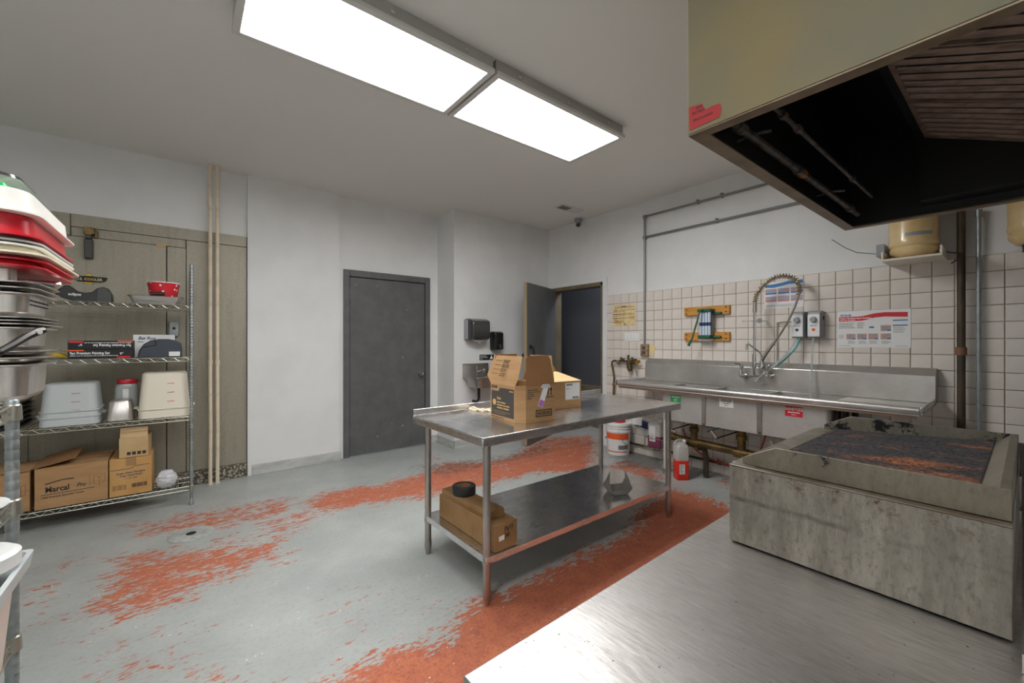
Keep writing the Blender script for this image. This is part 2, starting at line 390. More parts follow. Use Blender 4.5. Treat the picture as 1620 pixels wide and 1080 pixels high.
# ---- ceiling and walls
struct(MB().box(XL - .1, 6.2, YF - .1, 5.2, ZC, ZC + .1).build('ceiling', MAT['ceil']))
A = MB()
A.box(XL, .50, 4.93, 5.15, 2.405, ZC)          # above the cooler
A.box(XL, -1.35, 4.93, 5.15, 0, 2.405)
A.box(.50, 1.385, 4.885, 5.15, 0, ZC)
A.box(1.385, 1.443, 4.95, 5.15, 0, ZC)
A.box(2.547, 2.66, 4.95, 5.15, 0, ZC)
A.box(1.443, 2.547, 4.95, 5.15, 2.188, ZC)
A.box(1.443, 2.547, 5.06, 5.15, 0, 2.188)
A.box(2.66, XB + .16, 4.51, 5.15, 0, ZC)       # boxed-out corner column
wall_left = struct(A.build('wall_left', MAT['wall']))
DY0, DY1, DZ = 3.485, 4.425, 2.13
Bw = MB()
Bw.box(XB, XB + .15, YF, DY0, 0, ZC); Bw.box(XB, XB + .15, DY1, 4.51, 0, ZC); Bw.box(XB, XB + .15, DY0, DY1, DZ, ZC)
wall_right = struct(Bw.build('wall_right', MAT['wall']))
struct(MB().box(XL, 6.2, YF - .1, YF, 0, ZC).build('wall_back', MAT['wall']))
struct(MB().box(XL - .1, XL, YF - .1, 5.15, 0, ZC).build('wall_side', MAT['wall']))
# hall beyond the doorway
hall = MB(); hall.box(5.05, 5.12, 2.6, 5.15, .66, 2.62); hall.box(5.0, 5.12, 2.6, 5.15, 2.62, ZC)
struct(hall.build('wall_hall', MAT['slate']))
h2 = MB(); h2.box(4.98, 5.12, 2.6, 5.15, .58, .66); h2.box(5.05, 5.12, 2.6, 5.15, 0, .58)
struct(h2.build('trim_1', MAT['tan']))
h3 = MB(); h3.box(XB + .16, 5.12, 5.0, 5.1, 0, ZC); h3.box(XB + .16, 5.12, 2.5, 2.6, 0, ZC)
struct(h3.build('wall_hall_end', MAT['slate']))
struct(MB().box(4.96, 5.05, 3.54, 3.62, .66, 2.4).build('trim_2', M('navy_trim', (44, 46, 74), .5)))

# ---- wall tiles: 17 courses of 0.1142 m up to 1.94 m
TP = .1142
MB().box(XB - .006, XB + .001, YF, 3.419, 0, 1.941).build('tile_grout', MAT['grout'], wall_right, world=True)
def tile_mb(wd):
    q = .0042; e = .003; m = MB()
    a = [(0, -wd / 2 + q / 2, -TP / 2 + q / 2), (0, wd / 2 - q / 2, -TP / 2 + q / 2), (0, wd / 2 - q / 2, TP / 2 - q / 2), (0, -wd / 2 + q / 2, TP / 2 - q / 2)]
    b = [(-.005, y, z) for _, y, z in a]; c = [(-.0075, y - math.copysign(e, y), z - math.copysign(e, z)) for _, y, z in a]
    m.loft([a, b, c], False, True); return m
tm = tile_mb(TP).mesh('tile', MAT['tile'], 20)
cells = []
for r in range(17):
    for k in range(30):
        y = .104 + TP * (k - .5); z = 1.940 - TP * (r + .5)
        if k == 0: y = .104 - TP / 2
        vis = z > 1.15 or (y < .42 and z > .55) or (y > 2.8 and z > .5) or (2.7 < y < 3.1 and z < .45) or (1.5 < y < 2.1 and z < .5)
        cells.append((0 if vis else 1, math.hypot(4.3, y), y, z))
cells.sort()
rest = MB()
for i, (nv, d, y, z) in enumerate(cells):
    jx = random.uniform(-.0006, .0006)
    if i < 300:
        o = bpy.data.objects.new('tile', tm); COL.objects.link(o); o.parent = wall_right
        o.location = Vector((XB - .006 + jx, y, z)) - wall_right.location
    else:
        b = len(rest.v); q = tile_mb(TP); rest.v += [(p[0] + XB - .006 + jx, p[1] + y, p[2] + z) for p in q.v]; rest.f += [[b + i for i in f] for f in q.f]
for r in range(17):                      # beyond the frame, to the corner
    for k in range(1, 6):
        y = .104 - TP * (k + .5); z = 1.940 - TP * (r + .5); b = len(rest.v); q = tile_mb(TP)
        rest.v += [(p[0] + XB - .006, p[1] + y, p[2] + z) for p in q.v]; rest.f += [[b + i for i in f] for f in q.f]
o = rest.build('tile_field', MAT['tile'], wall_right, world=True, sharp=20); o['kind'] = 'stuff'

# ---- baseboards
bb = MB(); bb.box(.545, 1.385, 4.872, 4.884, 0, .105); bb.box(1.385, 1.397, 4.872, 4.95, 0, .105); bb.box(.536, .545, 4.872, 4.884, 0, .105)
struct(bb.build('baseboard_left', MAT['base'], bevel=.003))
bb = MB(); bb.box(2.648, 3.5, 4.497, 4.509, 0, .105); bb.box(2.647, 2.659, 4.497, 4.949, 0, .105); bb.box(2.556, 2.648, 4.937, 4.949, 0, .105)
struct(bb.build('baseboard_column', MAT['base'], bevel=.003))

# ---- closed grey door in the left wall
d1 = thing('door_1', 'closed dark grey flush door with round knob in the white wall', 'door', (1.995, 4.95, 0)); struct(d1); 
fr = MB(); fr.box(1.443, 1.512, 4.93, 5.05, 0, 2.188); fr.box(2.478, 2.547, 4.93, 5.05, 0, 2.188); fr.box(1.512, 2.478, 4.93, 5.05, 2.112, 2.188)
fr.box(1.512, 1.524, 4.985, 5.05, 0, 2.112); fr.box(2.466, 2.478, 4.985, 5.05, 0, 2.112)
fr.build('door_frame', MAT['door'], d1, True, bevel=.006)
MB().box(1.518, 2.472, 4.948, 4.984, .012, 2.104).build('door_leaf', MAT['door'], d1, True, bevel=.003)
kb = MB()
for r0, y0_, r1, y1_ in ((.034, 4.9475, .03, 4.94), (.012, 4.94, .012, 4.915), (.014, 4.915, .028, 4.903), (.028, 4.903, .03, 4.89), (.03, 4.89, .022, 4.876), (.022, 4.876, .008, 4.871)): kb.cyl((2.404, y0_, .938), (2.404, y1_, .938), r0, 20, r2=r1)
kb.build('door_knob', MAT['chrome'], d1, True)
for z in (1.9, .29):
    hg = MB(); hg.cyl((1.514, 4.942, z - .05), (1.514, 4.942, z + .05), .007, 8); hg.box(1.514, 1.522, 4.943, 4.948, z - .05, z + .05)
    hg.build('hinge', MAT['door'], d1, True)
sc = MB()
for (px, py) in ((597, 452), (563, 450), (644, 490), (642, 510), (637, 565), (620, 600), (637, 673), (597, 690), (634, 700), (620, 670)):
    p = aty(px, py, 4.947); r = random.uniform(.004, .009); sc.box(p.x - r, p.x + r, 4.9472, 4.9479, p.z - r * .4, p.z + r * .4)
sc.build('scuff_marks', MAT['ash'], d1, True)
# ---- doorway to the hall with its open door
d2 = thing('door_2', 'open slate door with black pull handle at the far corner', 'door', (XB, DY1, 0)); struct(d2)
ang = math.atan2(4.08 - DY1, 3.44 - XB); wdt = .925
ML = Matrix.Translation((XB - .012, DY1 - .02, 0)) @ Matrix.Rotation(ang, 4, 'Z')
lf = MB(); lf.box(0.004, wdt, 0, .042, .015, 2.105, ML); lf.build('door_leaf', MAT['doorB'], d2, True, bevel=.002)
le = MB(); le.box(wdt, wdt + .004, -.001, .043, .014, 2.106, ML); le.box(.0, wdt + .004, -.001, .043, 2.106, 2.112, ML); le.build('door_edge', M('tan_door_edge', (150, 134, 104), .6), d2, True)
hd = MB(); P = [ML @ Vector((wdt - .10, y, z)) for y, z in ((.045, 1.07), (.085, 1.08), (.095, 1.15), (.095, 1.2), (.085, 1.27), (.045, 1.28))]
hd.tube(P, .012, 8)
for z in (1.07, 1.28): hd.box(wdt - .125, wdt - .075, .042, .05, z - .025, z + .025, ML)
hd.build('pull_handle', MAT['blackmatte'], d2, True)
kn = MB(); kn.cyl(ML @ Vector((wdt - .06, -.05, 1.17)), ML @ Vector((wdt - .06, 0, 1.17)), .025, 12); kn.build('door_knob', MAT['blackmatte'], d2, True)
jb = MB(); jb.box(XB - .012, XB + .16, DY0 - .004, DY0 + .03, 0, DZ); jb.box(XB + .02, XB + .16, DY1 - .02, DY1 + .004, 0, DZ); jb.box(XB - .012, XB + .16, DY0 - .004, DY1 + .004, DZ - .045, DZ + .004)
jb.build('door_jamb', MAT['tan'], d2, True)
cs = MB(); cs.box(XB - .018, XB - .001, DY0 - .072, DY0 - .004, 0, DZ + .06); cs.box(XB - .018, XB - .001, DY0 - .004, 4.505, DZ + .004, DZ + .06)
struct(cs.build('trim_3', MAT['wall'], bevel=.003))

# ---- ceiling lights
def panel(x0, x1, label, y0=1.945):
    t = thing('ceiling_light', label, 'ceiling light', ((x0 + x1) / 2, y0 + .295, ZC - .1), group='fluorescent ceiling troffers')
    y1, z = y0 + .59, ZC - .1
    MB().box(x0 + .004, x1 - .004, y0 + .02, y1 - .02, z + .0235, ZC - .001).build('housing', MAT['lamphouse'], t, True)
    f = MB()
    for a in ((x0, x1, y0, y0 + .035), (x0, x1, y1 - .035, y1), (x0, x0 + .035, y0 + .035, y1 - .035), (x1 - .035, x1, y0 + .035, y1 - .035)): f.box(*a, z, z + .024)
    f.build('frame', MAT['lampframe'], t, True, bevel=.003)
    MB().box(x0 + .034, x1 - .034, y0 + .034, y1 - .034, z + .006, z + .02).build('diffuser', MAT['lamp'], t, True)
    for q in (.15, .5, .85):
        b = MB(); b.lathe([(.012, 0), (.012, .004), (.004, .007)], n=10, M=Matrix.Translation((x0 + (x1 - x0) * q, y0 + .02, z + .06)) @ Matrix.Rotation(PI / 2, 4, 'X')); b.build('screw', MAT['chrome'], t, True)
panel(.19, 1.425, 'long fluorescent ceiling panel nearer the camera')
panel(1.44, 2.665, 'fluorescent ceiling panel nearer the tiled wall')
panel(-1.2, .03, 'fluorescent ceiling panel over the near end of the cook line', .15)
# ---- ceiling vent and camera
v = thing('ceiling_vent', 'small white louvred air vent on the ceiling', 'vent', (3.78, 3.6, ZC - .012))
f = MB()
for a in ((3.6, 3.98, 3.53, 3.545), (3.6, 3.98, 3.665, 3.68), (3.6, 3.615, 3.545, 3.665), (3.965, 3.98, 3.545, 3.665), (3.785, 3.8, 3.545, 3.665)): f.box(*a, ZC - .012, ZC - .001)
f.build('frame', MAT['lampframe'], v, True)
for i in range(6): MB().box(3.615, 3.785, 3.548 + i * .02, 3.560 + i * .02, ZC - .009, ZC - .004).build('slat', MAT['inkg'], v, True)
for i in range(6): MB().box(3.8, 3.965, 3.548 + i * .02, 3.564 + i * .02, ZC - .009, ZC - .003).build('slat', MAT['lampframe'], v, True)
c_ = thing('security_camera', 'grey dome security camera under the ceiling by the corner', 'camera', (4.2, 3.83, ZC - .1))
MB().lathe([(.055, 0), (.055, -.02), (.045, -.045), (.03, -.05)], c=(4.2, 3.83, ZC - .001), n=20).build('mount', MAT['greyp'], c_, True)
MB().lathe([(0, .04), (.03, .03), (.04, 0), (.03, -.03), (0, -.04)], c=(4.2, 3.83, ZC - .075), n=16).build('ball', MAT['greyp'], c_, True)
dd = Vector((-.65, -.6, -.45)).normalized(); b = MB(); p = Vector((4.2, 3.83, ZC - .075)); b.cyl(p + dd * .03, p + dd * .048, .026, 16); b.build('lens', MAT['black'], c_, True)

# ================================================================ LEFT WALL
# ---- walk-in cooler front
ck = thing('walk_in_cooler', 'dull metal walk-in cooler front behind the wire rack', 'walk-in cooler', (-.43, 4.93, 0))
YK = 4.93
def slab(name, x0, x1, z0, z1, t=.012, m='cooler', par=None):
    return MB().box(x0, x1, YK - t, YK + .02, z0, z1).build(name, MAT[m], par or ck, True, bevel=.002)
MB().box(-1.345, .495, YK + .021, YK + .06, .001, 2.404).build('back_panel', MAT['blackmatte'], ck, True)
slab('top_rail', -.727, .495, 2.300, 2.403, .018); slab('top_rail', -1.34, -.731, 2.225, 2.403, .018)
slab('door_header', -.727, .013, 2.224, 2.297)
slab('wall_panel', .019, .495, .132, 2.297); slab('jamb_panel', -.12, .015, .132, 2.220)
slab('wall_panel', -1.34, -.961, .132, 2.220)
dr = slab('cooler_door', -.955, -.126, .135, 2.218, .03)
slab('kick_plate', -1.34, .495, .002, .13, .034, 'diamond')
hb = MB(); hb.box(-.645, -.592, YK - .075, YK - .031, 2.04, 2.2); hb.box(-.635, -.60, YK - .08, YK - .031, 2.2, 2.235)
hb.build('door_closer', MAT['dark_steel'], dr, True, bevel=.004)
hb = MB(); hb.box(-.65, -.585, YK - .06, YK - .019, 2.245, 2.30); hb.box(-.585, -.565, YK - .05, YK - .019, 2.215, 2.28); hb.box(-.64, -.6, YK - .07, YK - .019, 2.235, 2.26)
hb.build('closer_bracket', MAT['bronze'], ck, True, bevel=.003)
MB().box(-.195, -.125, YK - .035, YK - .013, 2.205, 2.228).build('strike_plate', M('tan_strike', (196, 156, 100), .5), ck, True)
lt = MB(); lt.box(-.105, -.035, YK - .06, YK - .013, 1.40, 1.53); lt.build('latch', MAT['galv'], ck, True, bevel=.005)
lt = MB(); lt.cyl((-.07, YK - .07, 1.47), (-.07, YK - .06, 1.47), .012, 10); lt.build('latch_button', MAT['blackmatte'], ck, True)
lt = MB(); lt.box(-.33, -.10, YK - .07, YK - .045, 1.18, 1.205); lt.box(-.33, -.31, YK - .05, YK - .03, 1.175, 1.21); lt.box(-.13, -.10, YK - .07, YK - .03, 1.175, 1.215); lt.build('door_handle', MAT['cooler'], dr, True, bevel=.004)
lt = MB(); lt.box(-.165, -.09, YK - .05, YK - .031, .655, .685); lt.build('hinge', MAT['blackmatte'], dr, True)
bx_, by_, bz_ = -.62, YK - .0325, 1.872
pl = [(-.105, .022), (-.03, .022), (0, .05), (.03, .022), (.105, .022), (.112, .012), (.10, -.012), (.07, -.026), (.025, -.026), (.03, -.042), (-.035, -.042), (-.03, -.026), (-.06, -.026), (-.085, -.012)]
bd = MB(); bd.prism(pl, lambda u, v_, t_: (bx_ + u, by_ - t_, bz_ + v_), 0, .0015); bad = bd.build('badge', MAT['blackmatte'], dr, True, label='black and yellow winged maker plate')
y_ = MB(); y_.prism([(-.026, .025), (0, .047), (.026, .025)], lambda u, v_, t_: (bx_ + u, by_ - t_, bz_ + v_), .0016, .002); y_.prism([(-.028, -.028), (.022, -.028), (.026, -.04), (-.032, -.04)], lambda u, v_, t_: (bx_ + u, by_ - t_, bz_ + v_), .0016, .002)
y_.build('badge_panel', MAT['yellow'], bad, True)
MB().text('U.S. COOLER', .029, (bx_, by_ - .002, bz_ - .012), (1, 0, 0), (0, 0, 1), 'CENTER', bold=.0006, sx=.95).build('lettering', MAT['yellowpaper'], bad, True)
# ---- twin cream pipes
for i, (x, lab) in enumerate(((.195, 'left of two cream painted floor-to-ceiling pipes before the cooler'), (.25, 'right of two cream painted floor-to-ceiling pipes before the cooler'))):
    p = thing('vertical_pipe', lab, 'pipe', (x, 4.81, 0), group='cream riser pipes')
    b = MB(); b.tube([(0, 0, .001), (.002, 0, .5), (0, 0, 1.1), (.0, 0, 2.99)], .016, 12); b.build('pipe', MAT['creampipe'], p)
    for z in (1.13, 2.97):
        b = MB(); b.cyl((0, 0, z), (0, 0, z + .045), .0195, 12); b.build('coupling', MAT['creampipe'], p)
    b = MB(); b.cyl((0, 0, .0005), (0, 0, .012), .026, 12); b.build('floor_flange', MAT['ash'], p)
# ---- hand washing station on the column face
Y0 = 4.508
tw = thing('paper_towel_dispenser', 'smoke grey paper towel dispenser on the white column', 'dispenser', (2.955, Y0, 1.37))
b = MB(); secs = []
for y, zt, zb, s in ((0, .268, 0, 0), (-.06, .272, 0, .004), (-.12, .262, .0, .006), (-.17, .24, .02, .015), (-.19, .2, .05, .03)):
    secs.append([(-.15 + s, y, zb), (.15 - s, y, zb), (.15 - s, y, zt), (-.15 + s, y, zt)])
b.loft(secs); b.build('cover', MAT['smoke'], tw, bevel=.012)
for q_ in (-.155, .1502): MB().box(q_, q_ + .0048, -.1, 0, .01, .26).build('side_panel', MAT['greyp'], tw, bevel=.002)
b = MB(); b.loft([[(-.06, -.06, -.004), (.06, -.06, -.004), (.06, -.15, -.004), (-.06, -.15, -.004)], [(-.04, -.08, -.02), (.05, -.08, -.02), (.05, -.13, -.02), (-.04, -.13, -.02)]]); b.poly([(-.02, -.11, -.02), (.035, -.11, -.02), (.02, -.115, -.045), (.0, -.115, -.04)]); b.build('paper_towel', MAT['paper'], tw)
b = MB(); b.cyl((.151, -.1, .05), (.163, -.1, .05), .02, 12); b.build('feed_knob', MAT['black'], tw)
so = thing('soap_dispenser', 'glossy black soap dispenser beside the towel dispenser', 'dispenser', (3.29, Y0, 1.235))
b = MB(); secs = []
for y, z0, z1, s in ((0, 0, .245, 0), (-.06, 0, .248, .004), (-.1, .008, .235, .015), (-.115, .03, .21, .03)):
    secs.append([(-.085 + s, y, z0), (.085 - s, y, z0), (.085 - s, y, z1), (-.085 + s, y, z1)])
b.loft(secs); b.build('case', MAT['black'], so, bevel=.012)
b = MB(); b.loft([rr(.05, .004, .0015, 0, 2), rr(.03, .004, .0015, .06, 2)], M=Matrix.Translation((.01, -.118, .02))); b.build('push_plate', MAT['smoke'], so, bevel=.001)
sg = thing('hand_wash_sign', 'small black hand washing sign above the hand sink', 'sign', (3.156, Y0, 1.104))
MB().box(-.115, .115, -.004, 0, 0, .072).build('plate', MAT['blackmatte'], sg, bevel=.001)
b = MB()
for k, s in enumerate(('Employees Must', 'Wash Hands Before', 'Work')): b.text(s, .019, (-.108, -.0044, .049 - k * .02), (1, 0, 0), (0, 0, 1), bold=.0003, sx=.82)
b.prism([(.05, .012), (.095, .012), (.1, .03), (.085, .045), (.08, .062), (.07, .062), (.068, .04), (.055, .03)], lambda u, v_, t_: (u, -.004 - t_, v_), .0002, .0006)
b.build('lettering', MAT['white'], sg)
hs = thing('hand_sink', 'small stainless steel wall-hung hand sink', 'sink', (2.98, Y0, .78))
b = MB()
b.box(-.2, .2, -.012, 0, .10, .285)
for x0, x1, y0, y1 in ((-.2, .2, -.36, -.33), (-.2, -.175, -.33, -.012), (.175, .2, -.33, -.012)): b.box(x0, x1, y0, y1, .10, .13)
b.box(-.2, -.188, -.33, -.012, .13, .27); b.build('deck', MAT['steel'], hs, bevel=.004)
b = MB(); s0 = rr(.345, .31, .05, .10, 4, 0, -.175); b.loft([s0, rr(.30, .27, .06, .0, 4, 0, -.175)], False, True)
b.loft([rr(.352, .318, .05, .10, 4, 0, -.175), rr(.306, .276, .06, -.004, 4, 0, -.175)], False, True); b.build('basin', MAT['steel'], hs)
b = MB(); b.tube([(.06, -.03, .16), (.06, -.07, .2), (.06, -.12, .21), (.06, -.15, .19)], .011, 8); b.cyl((.03, -.012, .17), (.03, -.05, .17), .018, 10); b.cyl((.1, -.012, .17), (.1, -.05, .17), .018, 10); b.build('faucet', MAT['chrome'], hs)
b = MB(); b.tube([(-.05, -.15, 0), (-.05, -.15, -.16), (-.05, -.1, -.2), (-.05, -.02, -.2)], .018, 10); b.build('drain_pipe', MAT['blackmatte'], hs)

# ================================================================ WORK TABLE
tb = thing('work_table', 'stainless steel work table with undershelf in the middle of the kitchen', 'table', (2.05, 2.055, 0))
TX0, TX1, TY0, TY1, TZ = 1.137, 2.963, 1.655, 2.44, .88
b = MB(); b.box(TX0, TX1, TY0, TY1, TZ - .006, TZ)
for a in ((TX0, TX1, TY0, TY0 + .006), (TX0, TX0 + .006, TY0 + .006, TY1), (TX1 - .006, TX1, TY0 + .006, TY1), (TX0 + .006, TX1 - .006, TY1 - .006, TY1)): b.box(*a, TZ - .046, TZ - .006)
for x in (TX0, TX1 - .006): b.box(x, x + .006, TY1 - .014, TY1, TZ, TZ + .04)
b.build('table_top', MAT['steelX'], tb, True, bevel=.003)
MB().box(TX0, TX1, TY1 - .014, TY1, TZ + .0002, TZ + .04).build('back_upstand', MAT['steelX'], tb, True, bevel=.004)
ch = MB(); ch.box(TX0 + .2, TX1 - .2, 2.0, 2.06, TZ - .05, TZ - .007); ch.build('top_brace', MAT['dark_steel'], tb, True)
for (x, y) in ((1.217, 1.737), (1.217, 2.387), (2.915, 1.732), (2.915, 2.387)):
    b = MB(); b.cyl((x, y, .06), (x, y, TZ - .01), .0205, 18)
    leg = b.build('leg', MAT['steel'], tb, True)
    b = MB(); b.lathe([(.012, 0), (.015, .004), (.015, .022), (.021, .035), (.022, .06), (.0215, .085)], c=(x, y, .0005), n=16); b.build('foot', MAT['steel'], leg, True)
    b = MB(); b.cyl((x, y, .205), (x, y, .225), .0235, 18); b.build('shelf_collar', MAT['steel'], leg, True)
b = MB(); zS = .25; b.box(1.22, 2.912, 1.72, 2.40, zS - .004, zS)
for a in ((1.2, 2.93, 1.716, 1.72), (1.2, 2.93, 2.40, 2.404), (1.2, 1.22, 1.72, 2.40), (2.912, 2.93, 1.72, 2.40)): b.box(*a, zS - .036, zS + .001)
b.build('undershelf', MAT['steelX'], tb, True, bevel=.002)

# ---- octagonal carton with open flaps
def plane(o, xa, ya): return o
b1 = thing('open_carton', 'open cardboard box with charcoal print and raised flaps on the table', 'box', (1.625, 1.945, TZ + .0005), math.radians(-4))
W, D, H, CH = .128, .155, .214, .045
def ring(z, k=0): return [(-W - k, -D + CH, z), (-W + CH, -D - k, z), (W + k, -D - k, z), (W + k, D - CH, z), (W - CH, D + k, z), (-W - k, D + k, z)]
b = MB(); b.loft([ring(.0), ring(H)], True, False); b.loft([ring(.004, -.003), ring(H, -.003)], True, False)
for i in range(6):
    o_, i_ = ring(H), ring(H, -.003); j = (i + 1) % 6; b.poly([o_[i], o_[j], i_[j], i_[i]])
b.build('body', MAT['card'], b1)
def flap(pts, m, name='flap', th=.0035):
    P = [Vector(p) for p in pts]; n = (P[1] - P[0]).cross(P[2] - P[0]).normalized() * th
    q = MB(); q.loft([[tuple(p) for p in P], [tuple(p + n) for p in P]]); return q.build(name, m, b1)
fl_l = flap([(-W, -D + CH, H - .004), (-W, D, H - .004), (-W - .012, D + .025, H + .045), (-W + .035, D + .01, H + .168), (-W + .035, -D + .02, H + .168), (-W - .012, -D - .005, H + .045)], MAT['card'])
fl_f = flap([(-W + CH, -D, H - .002), (W, -D, H - .002), (W - .025, -D + .012, H + .155), (W - .045, -D + .013, H + .172), (-W + CH + .02, -D + .013, H + .172), (-W + CH + .005, -D + .012, H + .155)], MAT['cardd'])
flap([(W, -D, H - .002), (W, D - CH, H - .002), (W - .004, D - CH - .03, H + .17), (W - .004, -D + .02, H + .17)], MAT['card'])
flap([(-W, D, H - .002), (W - CH, D, H - .002), (W - CH - .02, D - .008, H + .175), (-W + .03, D - .008, H + .175)], MAT['cardin'])
lx = -W - .0008
b = MB(); b.prism([(D - .012, .02), (D - .012, .155), (D - .012, .168), (D - .09, .168), (D - .105, .19), (-D + CH + .01, .19), (-D + CH + .01, .02)], lambda u, v_, t_: (lx + t_, u, v_), 0, .0007)
pn = b.build('printed_panel', MAT['inkbox'], b1)
XA, YA = (0, -1, 0), (0, 0, 1)
q = MB(); o = (lx - .0006, D - .018, 0)
q.text('Scout', .026, (o[0], D - .075, .118), XA, YA, bold=.0006, sx=.7)
for k, s in enumerate(('Manual Dishwash', 'Detergente para lavado', 'Détergent à vaisselle')): q.bars(s, .0165, (o[0], D - .075, .096 - k * .0165), XA, YA, bold=.0003, sx=.72)
q.quad((o[0], D - .02, .045), XA, YA, 0, .2, 0, .0012); q.quad((o[0], D - .02, .034), XA, YA, .02, .15, 0, .0012)
q.lathe([(.0, 0), (.019, 0), (.019, .0004)], n=18, M=Matrix.Translation((o[0], D - .045, .098)) @ Matrix.Rotation(-PI / 2, 4, 'Y'))
q.bars('6100055', .013, (o[0], -D + CH + .055, .172), XA, YA, sx=.8)
q.build('lettering', MAT['inktan'], pn)['kind'] = 'stuff'
q = MB(); q.text('ECOLAB', .022, (lx - .0004, D - .012, .186), XA, YA, bold=.0008, sx=.78)
q.bars('6100055 - ECOLAB INC ST PAUL MN', .009, (lx - .0004, D - .01, .006), XA, YA)
# flap table print
fx = lambda z: -W - .012 + (z - .045) / .123 * .047 - .0012
for k in range(4):
    z = .06 + k * .026; q.quad((fx(z) - .001, D - .03, H + z), (0, -1, 0), (.36, 0, .93), 0, .07, 0, .002, .0003)
    for e in range(2): q.bars(random.choice(('BATCH NO. 0418', 'LOTE / LOT', 'NET CONTENTS')), .011, (fx(z - e * .011) - .002, D - .115, H + z - e * .011), (0, -1, 0), (.36, 0, .93), bold=.0002, sx=.9)
# front face print
fy = -D - .0006; XF = (1, 0, 0)
for k in range(5): q.bars(('KEEP FROM FREEZING', 'STORE IN COOL DRY AREA', 'NO CONGELAR', 'THIS SIDE UP', 'FRAGILE')[k], .0095, (-W + CH + .012, fy, .185 - k * .012), XF, YA, sx=.85)
for x in (W - .048, W - .024):
    q.quad((x, fy, .150), XF, YA, -.003, .003, 0, .04); q.prism([(-.01, .18), (.01, .18), (0, .2)], lambda u, v_, t_: (x + u, fy - t_, v_), 0, .0004)
q.quad((W - .066, fy, .138), XF, YA, 0, .06, 0, .004)
x0, x1, z0, z1 = W - .14, W - .018, .028, .07
for a in ((x0, x1, z0, z0 + .006), (x0, x1, z1 - .006, z1), (x0, x0 + .006, z0, z1), (x1 - .006, x1, z0, z1)): q.quad((0, fy, 0), XF, YA, a[0], a[1], a[2], a[3])
x = x0 + .012
while x < x1 - .012:
    ww = random.choice((.0015, .003, .0022)); q.quad((0, fy, 0), XF, YA, x, x + ww, z0 + .01, z1 - .01); x += ww + random.choice((.0015, .0025))
q.build('printed_marks', MAT['ink'], b1)
b = MB(); t_o = Vector((.06, fy - .001, .19)); xa = Vector((.93, 0, -.36)); ya = Vector((.36, 0, .93))
b.quad(t_o, xa, ya, -.019, .019, -.11, .015); tg = b.build('hanging_label', MAT['paper'], b1, label='white and purple tag stuck on the carton')
q = MB(); q.quad(t_o + Vector((0, -.0006, 0)), xa, ya, -.017, .017, -.108, -.07); q.build('label_stripe', MAT['purple'], tg)
q = MB(); q.loft([rr(.075, .006, .002, 0, 2), rr(.05, .004, .002, .02, 2)], M=Matrix.Translation((.06, fy - .004, .198))); q.build('clear_tape', MAT['bag'], b1)

# ---- second carton behind
b2 = thing('carton', 'cardboard box with white shipping label behind the open carton', 'box', (2.11, 2.17, TZ + .0005), math.radians(-6))
b = MB(); b.box(-.155, .14, -.145, .16, 0, .185); b.build('body', MAT['card'], b2)
b = MB(); P = [(-.155, -.145, .187), (.142, -.147, .187), (.12, .10, .235), (-.155, .10, .24)]
b.loft([P, [(x, y, z + .004) for x, y, z in P]]); fp = b.build('top_flap', MAT['cardl'], b2)  # paler than the body: the light on the sloping top is put into the colour
b = MB(); P = [(-.09, -.12, .1925), (-.02, -.12, .1925), (-.02, .07, .2325), (-.09, .07, .2325)]; b.loft([P, [(x, y, z + .0008) for x, y, z in P]]); b.build('envelope', MAT['paper'], fp)
b = MB(); P = [(-.155, .16, .185), (-.02, .16, .185), (-.0, .14, .30), (-.13, .14, .30)]; b.loft([P, [(x, y + .004, z) for x, y, z in P]]); b.build('side_flap', MAT['cardd'], b2)
b = MB(); P = [(.05, .16, .185), (.14, .1, .185), (.1, .12, .285), (.02, .17, .285)]; b.loft([P, [(x, y + .004, z) for x, y, z in P]]); b.build('side_flap', MAT['cardd'], b2)
b = MB(); b.quad((0, -.1455, 0), (1, 0, 0), (0, 0, 1), -.005, .128, .06, .178); lb = b.build('shipping_label', MAT['paper'], b2)
q = MB(); x = .006
while x < .06: ww = random.choice((.0015, .003)); q.quad((0, -.1462, 0), (1, 0, 0), (0, 0, 1), x, x + ww, .158, .172); x += ww + .0018
x = .06
while x < .118: ww = random.choice((.0015, .003)); q.quad((0, -.1462, 0), (1, 0, 0), (0, 0, 1), x, x + ww, .067, .08); x += ww + .0018
q.bars('SHIP TO', .008, (.004, -.1462, .135), (1, 0, 0), (0, 0, 1)); q.build('printed_marks', MAT['ink'], lb)
# ---- paper twist tie strip lying by the upstand
b = MB(); pts = [atz(640 + a / 6, 560 + c / 6, TZ + .012) for a, c in ((615, 512), (660, 505), (700, 525), (745, 540), (790, 525), (825, 518))]
b.tube(pts, .008, 6); pts = [atz(640 + a / 6, 560 + c / 6, TZ + .01) for a, c in ((620, 520), (680, 530), (740, 520), (800, 535), (835, 540))]; b.tube(pts, .007, 6)
tag(b.build('paper_band', M('cream_paper_band', (232, 214, 186), .6)), 'loose cream paper bands lying beside the open carton on the table', 'paper band')
b = MB(); b.loft([rr(.13, .07, .02, 0, 3), rr(.13, .07, .02, .004, 3)], M=Matrix.Translation(atz(742, 645, TZ + .001)))
tag(b.build('plastic_bag', MAT['bag']), 'flat clear plastic bag on the table near its upstand', 'bag')

